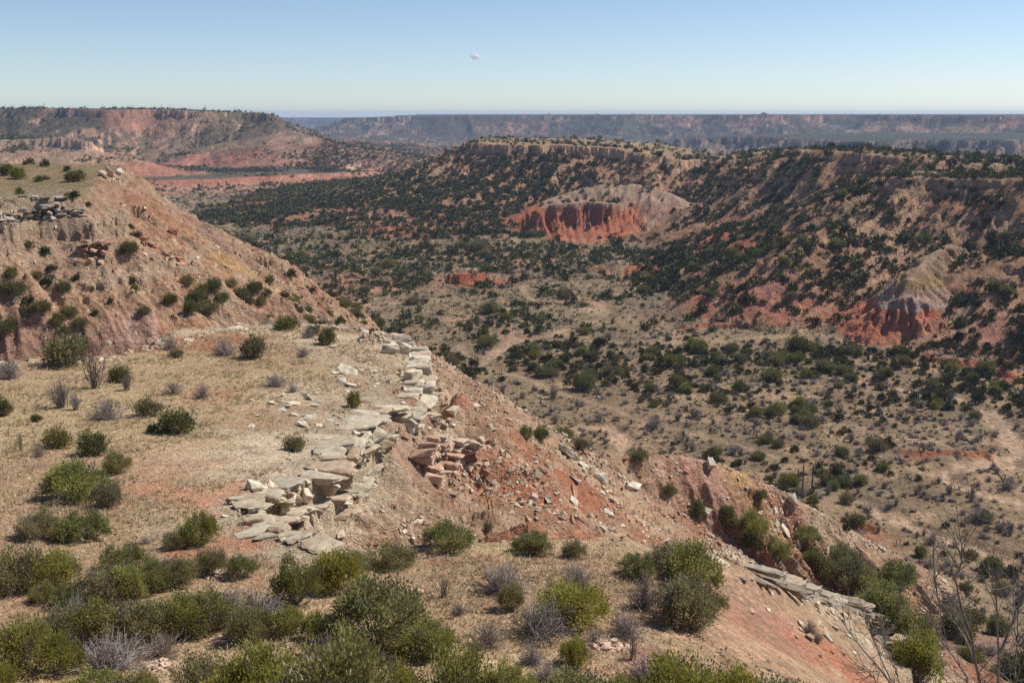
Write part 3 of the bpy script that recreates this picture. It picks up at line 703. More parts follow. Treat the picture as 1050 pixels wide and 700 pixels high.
def bare_bush(seed, stems, hgt=.55, col=C(.28, .24, .22), thick=.006, tall=False, nb=5):
    rng = np.random.default_rng(seed); a = Acc()
    for i in range(stems):
        th = rng.uniform(0, 6.283); el = rng.uniform(.15, 1.45) if not tall else rng.uniform(.7, 1.5)
        d = np.array([math.cos(th) * math.cos(el), math.sin(th) * math.cos(el), math.sin(el)])
        L = .5 * rng.uniform(.65, 1.05); b0 = np.array([rng.normal(0, .05), rng.normal(0, .05), -.02])
        sc = np.array([1, 1, hgt / .5])
        k1 = b0 + d * L * .45 * sc + rng.normal(0, .03, 3); e = b0 + d * L * sc + rng.normal(0, .05, 3); e[2] = max(e[2], .03); k1[2] = max(k1[2], .02)
        cc = col * rng.uniform(.75, 1.25)
        V, F = tube([b0, k1, e], thick, thick * .4, 3); a.put(V, F, cc)
        for j in range(nb):
            t = rng.uniform(.3, 1); q0 = (b0 * (1 - t / .45) + k1 * (t / .45)) if t < .45 else (k1 * (1 - (t - .45) / .55) + e * ((t - .45) / .55))
            dd_ = d * .6 + rng.normal(0, .55, 3) + np.array([0, 0, .25]); dd_ /= np.linalg.norm(dd_)
            q1 = q0 + dd_ * L * rng.uniform(.15, .4); q1[2] = max(q1[2], .02)
            V, F = tube([q0, q0 * .5 + q1 * .5 + rng.normal(0, .008, 3), q1], thick * .55, thick * .25, 3); a.put(V, F, cc * rng.uniform(.9, 1.1))
    return a.mesh('leafless_bush', M_TWIG)

# prototypes: H = nearest, M = middle distance
HI = [juniper(100 + i, n, p, s, h, t, up, True, cz, pl, gr) for i, (n, p, s, h, t, up, cz, pl, gr) in enumerate([
    (88, 92, .031, .74, 0, .7, .054, False, .05), (92, 90, .031, .66, 1, .6, .056, False, .04), (86, 92, .031, .82, 2, .6, .054, False, .05), (92, 80, .031, .6, 3, .8, .058, False, .12),
    (90, 76, .032, .7, 4, .8, .066, False, .2), (85, 80, .033, .95, 1, 1.3, .055, True, 0), (80, 78, .033, .85, 0, 1.2, .055, True, .06)])]
MI = [juniper(200 + i, n, p, s, h, t, .5, True, .085, False, gr) for i, (n, p, s, h, t, gr) in enumerate([
    (85, 34, .056, .72, 0, 0), (88, 34, .056, .62, 2, 0), (80, 34, .056, .8, 2, 0), (76, 30, .056, .66, 1, 0), (80, 28, .056, .6, 3, .12), (74, 28, .056, .7, 4, .2)])]
LO = [juniper(300 + i, n, p, s, h, t, .4, False, .10)[0] for i, (n, p, s, h, t) in enumerate([
    (36, 11, .13, .72, 2), (38, 11, .13, .62, 0), (36, 11, .13, .8, 2), (32, 11, .13, .66, 0), (40, 10, .13, .58, 4)])]
BB = [bare_bush(400, 150), bare_bush(401, 130, .42, C(.29, .25, .23)), bare_bush(402, 80, .75, C(.26, .215, .185), .008, True, 6), bare_bush(403, 110, .5, C(.30, .24, .20)), bare_bush(404, 24, .85, C(.20, .16, .14), .010, True, 7)]
BL = [bare_bush(410, 70, .6, C(.26, .225, .205), .013, False, 3), bare_bush(411, 60, .75, C(.245, .21, .19), .013, True, 3)]
print('plant prototypes', round(time.time() - T0, 1))

# hand-set plants: photo x, photo y of the foot, width and height in photo pixels, kind, label
exec_list = []
JUN = [
 (75, 512, 62, 40, 'd', 'largest dark green juniper on the pink clay of the bench'),
 (110, 519, 28, 25, 'o', 'small olive juniper just right of the largest juniper on the bench clay'),
 (118, 484, 28, 22, 'o', 'olive juniper between the largest bench juniper and the bare red clay'),
 (180, 562, 24, 18, 'o', 'low juniper touching the left of the dark shrub beside the red clay patch'),
 (206, 557, 38, 34, 'd', 'dark rounded juniper beside the red clay patch left of the broken cliff'),
 (96, 466, 28, 26, 'd', 'compact dark juniper standing alone above the largest bench juniper'),
 (60, 458, 28, 19, 'o', 'low olive juniper left of the compact dark one on the bench'),
 (152, 426, 26, 18, 'o', 'yellowish olive juniper in the grass right of the wide grey bush'),
 (180, 443, 36, 21, 'd', 'wide low juniper in the middle of the grassy bench'),
 (157, 443, 12, 9, 'd', 'tiny green juniper tucked left of the wide low juniper on the bench'),
 (260, 367, 24, 23, 'o', 'tall oval juniper near the back edge of the bench beside the pale trail'),
 (293, 338, 23, 15, 'd', 'dark juniper right on the pale ledge at the back edge of the bench'),
 (336, 353, 17, 16, 'd', 'round juniper on the pale slabs right of the back ledge'),
 (322, 343, 12, 10, 'd', 'smallest juniper of the three at the back ledge of the bench'),
 (123, 391, 20, 14, 'd', 'small dark juniper right of the tall bare bushes on the bench'),
 (66, 374, 44, 31, 'o', 'big sparse olive juniper at the left back edge of the bench'),
 (82, 362, 16, 14, 'd', 'dark juniper just behind the big sparse olive one'),
 (4, 426, 16, 20, 'd', 'dark juniper cut by the left edge of the view on the bench'),
 (37, 432, 10, 7, 'd', 'tiny green shrub alone in the grass near the left edge of the bench'),
 (181, 366, 14, 9, 'o', 'small round juniper at the mouth of the red gully'),
 (363, 418, 15, 17, 'o', 'yellow green shrub growing in the pale scree of the cove'),
 (303, 462, 22, 15, 'o', 'olive shrub among broken slabs right of the pale bedrock'),
 (457, 561, 50, 26, 'd', 'broad juniper on the far edge of the knoll below the scree slope'),
 (402, 581, 48, 23, 'o', 'low spreading juniper left of the broad one on the knoll edge'),
 (548, 566, 40, 22, 'd', 'juniper with a grey stem on the far knoll edge below the red scar'),
 (589, 571, 24, 18, 'o', 'small juniper right of the pair on the far knoll edge'),
 (584, 640, 68, 45, 'b', 'bright green rounded juniper in the middle of the grassy knoll'),
 (523, 624, 28, 28, 'o', 'small upright juniper beside grey brush left of the bright rounded one'),
 (590, 682, 31, 30, 'b', 'small bright juniper beside the pink rock heap on the knoll'),
 (652, 592, 38, 27, 'd', 'dark juniper at the left end of the shrub group on the knoll'),
 (708, 603, 56, 50, 'd', 'dense dark juniper at the top of the shrub group on the knoll'),
 (690, 585, 44, 30, 'o', 'brownish juniper behind the dense dark one of the knoll group'),
 (702, 640, 64, 50, 'o', 'olive juniper full of grey twigs in front of the knoll group'),
 (729, 630, 30, 28, 'd', 'small dark juniper at the right end of the knoll group by the pink slope'),
 (386, 656, 92, 66, 'd', 'big dark juniper with open trunks in front of the knoll'),
 (303, 618, 44, 50, 'd', 'upright vase shaped juniper with bare leaning trunk at its foot'),
 (344, 604, 52, 42, 'b', 'bright juniper right of the vase shaped one'),
 (362, 588, 42, 24, 'b', 'wide bright juniper below the broken cliff corner'),
 (247, 592, 30, 24, 'd', 'small rounded juniper beside a pink rock heap left of the vase shaped one'),
 (217, 588, 34, 26, 'o', 'olive juniper touching the small rounded one by the rock heap'),
 (184, 598, 44, 28, 'o', 'flat topped olive juniper on the slope below the dark round one'),
 (128, 583, 48, 26, 'd', 'flat dark juniper with ragged top on the left slope'),
 (42, 549, 40, 28, 'o', 'olive juniper with grey brush left of the dark one on the clay'),
 (88, 552, 46, 30, 'd', 'dark juniper at the right end of the row on the left clay'),
 (64, 552, 26, 20, 'o', 'small juniper in the middle of the row on the left clay'),
 (18, 606, 54, 46, 'o', 'large olive juniper at the left edge above the thicket'),
 (58, 602, 48, 40, 'b', 'leafy juniper right of the large olive one at the left edge'),
 (68, 622, 30, 26, 'd', 'small dark juniper below the leafy pair at the left edge'),
 (46, 616, 26, 20, 'o', 'low juniper between the leafy pair and the small dark one at the left'),
 (104, 616, 48, 34, 'o', 'brownish juniper left of the two bright ones in the thicket'),
 (130, 614, 40, 38, 'b', 'left one of two bright green junipers side by side in the thicket'),
 (158, 606, 30, 34, 'b', 'right one of two bright green junipers side by side in the thicket'),
 (96, 655, 56, 42, 'b', 'green juniper behind silvery brush in the lower left thicket'),
 (66, 660, 44, 40, 'o', 'silvery olive juniper in the lower left thicket'),
 (146, 658, 66, 46, 'o', 'widest olive juniper in the centre of the lower left thicket'),
 (186, 652, 52, 46, 'b', 'tall leafy juniper right of the widest one in the thicket'),
 (217, 646, 46, 44, 'd', 'dark juniper with visible stems at the right end of the thicket'),
 (258, 656, 44, 38, 'o', 'brown olive juniper below the silvery brush right of the thicket'),
 (295, 650, 36, 30, 'b', 'small bright juniper left of the big open trunked one'),
 (324, 655, 32, 28, 'b', 'rounded bright juniper between the small one and the open trunked one'),
 (24, 692, 62, 62, 'b', 'large yellow green juniper in the bottom left corner'),
 (62, 690, 40, 44, 'b', 'yellow green juniper right of the large corner one'),
 (4, 712, 30, 40, 'b', 'juniper cut off by the bottom left corner of the view'),
 (440, 672, 58, 40, 'b', 'bright juniper in front of the grey twigs, right of the open trunked one'),
 (412, 668, 36, 28, 'o', 'olive juniper left of the bright one by the grey twigs'),
 (100, 716, 60, 30, 'b', 'low juniper at the bottom edge below the grey brush'),
 (140, 722, 56, 34, 'o', 'olive juniper at the bottom edge right of the low one'),
 (206, 716, 52, 46, 'o', 'dull juniper at the bottom edge below the pale rock heap'),
 (268, 744, 92, 92, 't', 'spiky yellow green juniper with pale stems at the bottom edge'),
 (352, 756, 110, 118, 't', 'tallest spiky juniper with whitish bare branches at the bottom edge'),
 (412, 742, 70, 64, 't', 'spiky juniper right of the tallest one at the bottom edge'),
 (470, 738, 70, 82, 't', 'slender spiky juniper below the grassy gap at the bottom edge'),
 (522, 740, 66, 66, 't', 'spiky juniper at the bottom edge below the grey brush of the knoll'),
 (590, 742, 80, 56, 'b', 'wide juniper at the bottom edge below the small bright one'),
 (640, 742, 66, 50, 'b', 'low juniper at the bottom edge left of the round topped one'),
 (694, 744, 84, 80, 't', 'round topped juniper at the bottom edge below the pink slope'),
 (750, 744, 66, 64, 'b', 'juniper at the bottom edge right of the round topped one'),
 (798, 746, 66, 54, 'b', 'rightmost juniper at the bottom edge below the red slope'),
 (845, 750, 50, 40, 'b', 'last low juniper at the bottom edge below the red scree'),
]
JUN2 = [  # spur, gully and hill
 (539, 451, 15, 14, 'o', 'small shrub at the left of a pair on the spur crest'), (554, 449, 16, 14, 'd', 'larger shrub at the right of a pair on the spur crest'), (596, 462, 14, 13, 'o', 'shrub right of the leaning slab on the spur crest'),
 (655, 471, 20, 11, 'd', 'wide flat shrub on the middle of the spur crest'), (714, 530, 17, 16, 'd', 'dark juniper low on the spur above the knoll group'), (746, 527, 14, 11, 'd', 'small juniper above the round pair on the lower spur'),
 (750, 541, 15, 18, 'o', 'olive juniper in the lower spur left of the big round one'), (770, 551, 28, 27, 'd', 'big round juniper on the lower spur above the pale ledge'), (771, 560, 18, 13, 'd', 'small juniper just below the big round one on the lower spur'),
 (687, 508, 14, 12, 'o', 'olive shrub on the face of the spur below its flat shrub'), (796, 577, 26, 28, 'd', 'round juniper just beyond the pale ledge of the pink slope'), (833, 580, 20, 20, 'd', 'juniper beyond the ledge right of the round one'), (846, 587, 18, 16, 'o', 'small olive juniper beyond the ledge at the gully head'),
 (826, 552, 28, 13, 'o', 'low spreading shrub beside a pale boulder on the lower spur'), (500, 545, 9, 12, 'o', 'tiny yellow green shrub low on the red scree above the knoll'), (780, 512, 12, 10, 'd', 'small dark juniper beside the yellow clay at the end of the spur'),
 (868, 606, 44, 44, 'd', 'upper left juniper of the dark thicket in the gully'), (886, 625, 36, 46, 'd', 'juniper in the dark thicket beside the pale ledge'), (917, 606, 40, 34, 'o', 'olive juniper above the round boulder in the gully'), (903, 645, 46, 52, 'd', 'broad juniper in the heart of the gully thicket'),
 (928, 665, 46, 54, 'd', 'tall juniper below the round boulder in the gully'), (942, 700, 50, 56, 'd', 'lowest juniper of the gully thicket near the bottom edge'), (862, 578, 26, 22, 'o', 'small juniper at the top of the gully thicket'), (990, 605, 14, 12, 'd', 'small juniper seen through the bare branches on the right slope'), (1022, 650, 20, 18, 'd', 'dark juniper behind the bare branches at the right edge'), (990, 660, 16, 14, 'o', 'olive shrub on the red slope behind the bare branches'), (944, 570, 12, 10, 'd', 'small round shrub on the tan slope right of the gully'),
]
def cpx(X, Y, w, s=.3145, x0=0, y0=160): return (X * s, y0 + Y * s, w)
HILLJ = [cpx(*q) for q in [(38, 395, 13), (20, 445, 13), (52, 452, 19), (93, 296, 9), (150, 318, 10), (170, 372, 10), (122, 395, 12), (145, 422, 11), (209, 440, 13), (245, 405, 8), (297, 441, 7), (95, 480, 11), (140, 510, 18), (225, 522, 16), (82, 518, 12),
         (190, 548, 14), (262, 552, 14), (205, 578, 12), (308, 520, 9), (38, 546, 12), (20, 576, 16), (470, 516, 12), (555, 478, 14), (430, 414, 9), (360, 476, 6), (440, 440, 8), (12, 64, 13), (60, 75, 15), (147, 34, 9), (125, 84, 8), (150, 78, 7), (218, 50, 7), (95, 28, 9), (258, 60, 6), (245, 138, 9), (222, 135, 7), (288, 160, 6)]]
HILLJ += [(192, 292, 12), (203, 312, 18), (211, 320, 22), (247, 305, 17), (261, 298, 15), (219, 298, 14), (196, 320, 14), (268, 312, 11), (237, 294, 12), (208, 300, 12), (228, 308, 14), (255, 312, 12)]
GREYB = [
 (110, 430, 40, 20, 1, 'wide grey leafless bush in the middle of the bench grass'), (97, 398, 44, 36, 4, 'tallest bare bush on the left of the bench'), (62, 418, 34, 26, 2, 'bare twiggy bush left of the tallest bare one'), (78, 420, 20, 16, 2, 'small bare bush below the twiggy one on the bench'), (8, 388, 30, 22, 0, 'grey bush at the left edge near the back of the bench'),
 (22, 462, 14, 20, 4, 'thin upright bare bush near the left edge of the bench'), (40, 468, 18, 14, 3, 'small brown bare bush near the left edge of the bench'), (230, 364, 32, 15, 0, 'grey bush left of the tall oval juniper'), (316, 346, 16, 12, 1, 'grey bush among the back ledge junipers'), (311, 366, 14, 10, 1, 'small grey bush below the back ledge slabs'), (282, 396, 24, 14, 0, 'grey bush at the end of the pale bench trail'), (300, 402, 14, 9, 1, 'little grey bush right of the trail end'),
 (178, 404, 24, 15, 3, 'reddish bare bush on the red soil of the bench'), (208, 408, 22, 16, 3, 'second bare bush on the red bench soil, with a dark stem'), (130, 400, 20, 16, 2, 'bare bush between the tallest bare one and the red soil'), (174, 358, 20, 14, 0, 'grey bush at the mouth of the red gully'),
 (515, 606, 58, 25, 1, 'broad flat grey bush on the far side of the knoll'), (591, 602, 36, 26, 0, 'grey bush behind the bright rounded juniper of the knoll'), (556, 652, 74, 34, 1, 'large tangle of grey brush before the bright rounded juniper'), (500, 662, 50, 26, 3, 'grey brush left of the large tangle on the knoll'), (640, 652, 46, 22, 1, 'grey brush right of the pink rock heap on the knoll'), (660, 624, 40, 36, 0, 'silver grey bush in the shrub group on the knoll'), (686, 640, 34, 44, 2, 'tall silver bush in front of the shrub group on the knoll'), (610, 660, 30, 16, 3, 'low grey brush below the bright rounded juniper'),
 (456, 612, 24, 22, 4, 'thin bare bush on the grass of the knoll'), (470, 630, 18, 14, 0, 'little grey bush on the grass of the knoll'), (648, 676, 26, 26, 4, 'twisted dead bush on the near side of the knoll'), (28, 553, 22, 18, 0, 'grey bush left of the shrub row on the clay'), (52, 505, 22, 18, 0, 'grey bush touching the left of the largest bench juniper'),
 (114, 684, 96, 30, 1, 'long bank of grey brush at the lower left'), (262, 640, 66, 36, 0, 'silvery brush above the brown olive juniper'), (236, 632, 40, 30, 0, 'silvery brush right of the dark thicket end'), (80, 648, 46, 38, 0, 'silvery brush in the lower left thicket'), (168, 672, 50, 24, 3, 'grey brush under the widest thicket juniper'), (330, 690, 50, 38, 0, 'grey brush between two spiky junipers at the bottom'), (410, 660, 44, 32, 0, 'grey twiggy bush right of the big open trunked juniper'), (560, 708, 40, 22, 0, 'grey brush behind the spiky junipers at the bottom'), (660, 704, 40, 26, 0, 'grey brush left of the round topped bottom juniper'), (545, 680, 30, 22, 0, 'small grey bush above the bottom junipers'),
 (830, 650, 16, 16, 0, 'grey bush on the pink slope below the pale ledge'), (838, 658, 14, 12, 0, 'small grey bush on the pink slope beside another'), (548, 568, 12, 18, 4, 'grey twigs beside the far edge juniper of the knoll'), (150, 557, 16, 8, 3, 'low brown bush left of the dark round juniper')]

used = []     # foot position and radius of every plant placed
def px_size(p, wpx):
    return wpx * project(p)[2] / FPX
def place_tree(proto, p, w, hpx=None, label='', group=None, name='juniper_bush', cat='juniper', protoh=.72, rz=None, flat=False):
    crown, trunk = proto
    sz = 1.0
    hs = w * (1.0 if hpx is None else np.clip(hpx / protoh, .6, 1.6))
    rz = RNG.uniform(0, 6.28) if rz is None else rz
    o = add(name, None, None, label, cat, group, None, (p[0], p[1], p[2] - .03 * w), (0, 0, rz), (w, w, hs))
    o.empty_display_size = .2
    add('crown', crown, o)
    if trunk is not None: add('trunk', trunk, o)
    used.append((p[0], p[1], w * .5))
    return o
HH = [.74, .66, .82, .6, .7, .95, .85]; MH = [.72, .62, .8, .66, .6, .7]
KH = {'d': [0, 2], 'o': [3, 4], 'b': [1, 0], 't': [5, 6]}
KM = {'d': [1, 2], 'o': [4, 5, 3], 'b': [3, 0], 't': [0]}
n_j = 0
feet = hit([q[0] for q in JUN], [min(q[1], 699.0) for q in JUN])
for q, p in zip(JUN, feet):
    if q[1] > 700:   # feet below the frame: follow the slope towards the camera
        a, t = ray(q[0], q[1]); rr = np.linspace(12, 45, 400); zz = H(rr * math.sin(a), rr * math.cos(a))[0]
        ok = np.where(zz / rr >= t)[0]; r0 = rr[ok[0]] if len(ok) else 24
        p = np.array([r0 * math.sin(a), r0 * math.cos(a), 0]); p[2] = H(p[:1], p[1:2])[0][0]
    w = px_size(p, q[2]) * 1.04
    k = KH[q[4]][n_j % 2] if project(p)[2] < 62 else None
    ar = q[3] / q[2] * .95
    if k is not None: place_tree(HI[k], p, w, ar, q[5], 'junipers of the bench and knoll', protoh=HH[k])
    else:
        k = KM[q[4]][n_j % len(KM[q[4]])]; place_tree(MI[k], p, w, ar, q[5], 'junipers of the bench and knoll', protoh=MH[k])
    n_j += 1
feet = hit([q[0] for q in JUN2], [min(q[1], 699) for q in JUN2])
for q, p in zip(JUN2, feet):
    n_j += 1
    if q[2] > 24: k = (2, 0)[n_j % 2]; pr, ph = HI[k], HH[k]
    else: k = KM[q[4]][n_j % len(KM[q[4]])]; pr, ph = MI[k], MH[k]
    place_tree(pr, p, px_size(p, q[2]) * 1.05, q[3] / q[2] * .95, q[5], 'junipers on the spur and in the gully', protoh=ph)
n_b = 0
feet = hit([q[0] for q in GREYB], [min(q[1], 699) for q in GREYB])
for q, p in zip(GREYB, feet):
    w = px_size(p, q[2]) * 1.1; h = [.55, .42, .75, .5, .85][q[4]]
    add('leafless_bush', BB[q[4]], None, q[5], 'bare bush', 'leafless bushes of the bench and knoll', None, p, (0, 0, RNG.uniform(0, 6.28)), (w, w, w * np.clip(q[3] / q[2] / h, .5, 1.8)))
    used.append((p[0], p[1], w * .45)); n_b += 1
print('hand-set plants', round(time.time() - T0, 1))
# ------------------------------------------------------------------ landmarks used to tell self-sown plants and rocks apart
LMPX = [((835, 489), 'the five bare poles'), ((630, 450), 'the stony patch beyond the spur'), ((935, 474), 'the dark red cut bank'), ((1040, 440), 'the dry wash'), ((985, 490), 'the bend of the wash'),
        ((890, 388), 'the head of the wash'), ((930, 335), 'the fluted red cone'), ((600, 320), 'the loop of trail'), ((530, 385), 'the winding pale trail'), ((770, 462), 'the faint red trail'), ((470, 340), 'the foot of the hill'),
        ((700, 350), 'the straight trail'), ((590, 235), 'the red butte'), ((480, 285), 'the red clay mound'), ((820, 300), 'the red slope beside the cone'), ((1000, 365), 'the red gully banks'), ((960, 405), 'the brush by the wash'),
        ((720, 400), 'the thick brush belt'), ((860, 400), 'the thicket before the cone'), ((900, 555), 'the small cut bank'), ((790, 440), 'the grey brush flat'), ((690, 440), 'the open tan flat'), ((940, 250), 'the clay above the cone'), ((1010, 590), 'the slope behind the bare saplings'), ((1020, 310), 'the dark slope past the cone'), ((560, 420), 'the open slope behind the spur'), ((250, 300), 'the wooded hill flank')]
LMP = hit([q[0][0] for q in LMPX], [q[0][1] for q in LMPX])
def near_text(p):
    d = np.hypot(LMP[:, 0] - p[0], LMP[:, 1] - p[1]) / (np.hypot(p[0], p[1]) ** .9)
    k = int(np.argmin(d)); px, py, _ = project(p); lx, ly = LMPX[k][0]
    if np.hypot(px - lx, (py - ly)) < 9: return 'at ' + LMPX[k][1]
    if abs(px - lx) > abs(py - ly) * 1.6: return ('right of ' if px > lx else 'left of ') + LMPX[k][1]
    return ('in front of ' if py > ly else 'beyond ') + LMPX[k][1]

# ------------------------------------------------------------------ self-sown junipers and brush of valley and slopes
HINT = [(720, 372, 210, 17, .3), (890, 378, 90, 34, .38), (560, 366, 95, 24, .28), (985, 408, 70, 18, .7), (1025, 425, 40, 22, .6), (555, 326, 55, 16, .5), (400, 266, 120, 24, .3), (520, 272, 160, 20, .2), (660, 300, 80, 12, .3), (430, 335, 90, 40, .1), (650, 258, 120, 16, .3),
        (590, 322, 40, 9, -1), (1000, 455, 55, 28, -.8), (640, 448, 60, 28, -.5), (540, 430, 70, 40, -.45), (760, 346, 130, 6, -.5), (900, 343, 100, 8, -.6), (1000, 500, 60, 25, -.5), (720, 440, 80, 30, -.3), (940, 315, 42, 38, -1.2), (590, 222, 75, 20, -1.3), (650, 215, 50, 28, -.9), (480, 283, 30, 8, -.8), (850, 540, 60, 40, -.1), (960, 560, 80, 50, -.1), (800, 430, 160, 40, .1), (700, 385, 200, 25, .12), (740, 300, 50, 40, .15), (820, 290, 60, 30, -.25), (300, 200, 160, 16, .1)]
GHINT = [(810, 432, 220, 45, .45), (880, 500, 140, 50, .4), (700, 378, 220, 22, .4), (960, 420, 90, 30, .35), (590, 430, 80, 30, -.1), (640, 330, 60, 12, .1), (950, 570, 120, 60, .4), (590, 322, 36, 8, -.6)]
def scatter(r0, r1, area, azl=31.5):
    n = int(np.radians(2 * azl) / 2 * (r1 * r1 - r0 * r0) / area)
    r = np.sqrt(RNG.uniform(r0 * r0, r1 * r1, n)); a = np.radians(RNG.uniform(-azl, azl, n))
    x, y = r * np.sin(a), r * np.cos(a); z, l, A = H(x, y)
    return np.stack([x, y, z], 1), l, A
def thin(p, cell):
    key = np.floor(p[:, 0] / cell).astype(np.int64) * 1000003 + np.floor(p[:, 1] / cell).astype(np.int64)
    _, i = np.unique(key, return_index=True); return i
auto = []
for r0, r1, area, cell in [(115, 420, 5.0, 1.9), (420, 1000, 6.5, 2.3), (1000, 1800, 11, 3.4), (1800, 2900, 34, 6)]:
    p, l, A = scatter(r0, r1, area)
    i = thin(p, cell); p, l = p[i], l[i]; A = {k: v[i] for k, v in A.items()}
    px, py, _ = project(p); r = np.hypot(p[:, 0], p[:, 1])
    hz = np.zeros(len(p)); gz_ = np.zeros(len(p))
    for h, arr in ((HINT, hz), (GHINT, gz_)):
        for cx, cy, rx, ry, am in h: arr += am * np.exp(-(((px - cx) / rx) ** 2 + ((py - cy) / ry) ** 2))
    n35 = fbm(p[:, 0] / 38, p[:, 1] / 38, 201, 3); n10 = fbm(p[:, 0] / 11, p[:, 1] / 11, 202, 3)
    val = l == 0
    pj = np.where(val, .11 + .26 * n35 + .40 * n10 + hz, 0)
    pj = np.where(val & (r > 520), pj + .03, pj)
    pj = np.where(val & (r > 1250), .12 + .5 * n35 + .3 * n10, pj)
    sl = np.clip(.70 + .6 * n35 + .55 * n10, 0, 1)
    pj = np.where(l == LI['mesa'], np.clip(sl + hz * .8 + .1, 0, 1) * np.where(A['d'] < 5, .14, 1), pj)
    pj = np.where(l == LI['wooded_ridge'], np.clip(sl * .95 - .02 + hz * .8, 0, 1) * np.where(A['d'] < 3, .3, 1), pj)
    pj = np.where(l == LI['butte'], .06, pj); pj = np.where(l == LI['cone_hill'], .015, pj)
    pj = np.where(l == LI['hill'], .035 * (r > 190) * (A['d'] > 6) + .03 * (A['d'] < -4) + .42 * sstep(245, 310, px) + .2 * sstep(40, 70, A['d']), pj); pj = np.where(l == LI['ridge'], .02, pj); pj = np.where(l == LI['bench'], .0, pj)
    pj = np.where((l == LI['distant_mesa']), np.clip(.36 + .9 * n35 * .6 + .9 * fbm(p[:, 0] / 130, p[:, 1] / 130, 203, 3), 0, 1), pj)
    pj = np.where(val & (r > 900) & (r < 1400) & (px < 420) & (px > 130), pj * .35, pj)
    pj = np.where(l == LI['canyon_rim'], 0, pj)
    grey = np.where(val & (r < 700), np.clip(.36 + .3 * n10 + .2 * n35 + gz_, 0, .8), np.where(l == LI['ridge'], .05, np.where(val & (r > 900) & (r < 1350) & (px < 420), .75, .06 * val)))
    pj = pj * (A['tr'] > 2.6) * (A['wa'] > 4); grey = grey * (A['tr'] > 2.2) * (A['wa'] > 3.4)
    grey = np.where((l == LI['hill']) & (px > 265), .12, grey)
    u = RNG.random(len(p)); isj = u < pj; isg = (~isj) & (RNG.random(len(p)) < grey)
    k = np.where(isj | isg)[0]; k = k[seen(p[k], 3.0)]
    w = np.where(l[k] == 0, RNG.lognormal(math.log(2.15), .45, len(k)), RNG.lognormal(math.log(3.1), .26, len(k)))
    w = np.where(isg[k], w * .72, w); w = np.where(RNG.random(len(k)) < .38, w * .48, w); w = np.where(r[k] > 1800, w * 1.25, w); w = np.where(l[k] == LI['ridge'], w * .55, np.where(l[k] == LI['hill'], w * .68, w))
    for q, ww in zip(k, w): auto.append((p[q, 0], p[q, 1], p[q, 2], ww, 1.0 if isg[q] else 0.0, l[q], px[q], py[q]))
auto = np.array(auto)
for hx, hy, wpx in HILLJ:
    p = hit([hx], [hy])[0]; auto = np.vstack([auto, [[p[0], p[1], p[2], px_size(p, wpx) * 1.1, 0, LI['hill'], hx, hy]]])
# keep clear of hand-set plants
U = np.array(used)
ok = np.ones(len(auto), bool); nearr = np.hypot(auto[:, 0], auto[:, 1]) < 260
for i in np.where(nearr)[0]:
    if np.any(np.hypot(U[:, 0] - auto[i, 0], U[:, 1] - auto[i, 1]) < U[:, 2] + auto[i, 3] * .3): ok[i] = False
auto = auto[ok]
proj_w = auto[:, 3] * FPX / np.hypot(auto[:, 0], auto[:, 1])
infr = (auto[:, 6] > 2) & (auto[:, 6] < 1048) & (auto[:, 7] > 20) & (auto[:, 7] < 698) & seen(auto[:, :3], 1.0)
print('self-sown plants', len(auto), int((auto[:, 4] < .5).sum()), round(time.time() - T0, 1))
N_J = 298 - n_j; N_G = 250 - n_b
single = np.zeros(len(auto), bool)
for kind, nmax in ((0, N_J), (1, N_G)):
    c = np.where((auto[:, 4] == kind) & infr)[0]; c = c[np.argsort(-proj_w[c])][:nmax]; single[c] = True
ws = auto[single, 3]; t1, t2 = np.quantile(ws, [.33, .67])
for a in auto[single]:
    p, w = a[:3], a[3]; rz = RNG.uniform(0, 6.28); sz = 'small' if w < t1 else ('large' if w > t2 else 'middle sized')
    where = near_text(p)
    if a[4] < .5:
        k = RNG.integers(0, 6); tone = ['dark green', 'dark', 'deep green', 'mid green', 'grey green', 'olive'][k]
        shape = RNG.uniform(.8, 1.15)
        o = add('juniper_bush', None, None, f'{sz} {tone} juniper {where}'.replace('middle sized', 'medium').replace('the slope behind the bare saplings', 'the slope behind the saplings'), 'juniper', 'junipers of the valley and slopes', None, (p[0], p[1], p[2] - .1), (0, 0, rz), (w, w, w * shape)); o.empty_display_size = .2
        add('crown', MI[k][0], o); add('trunk', MI[k][1], o)
    else:
        k = RNG.integers(0, 2)
        add('leafless_bush', BL[k], None, f'{sz} grey {"rounded" if k == 0 else "upright"} leafless bush {where}', 'bare bush', 'leafless bushes of the valley', None, (p[0], p[1], p[2] - .05), (0, 0, rz), (w, w, w))

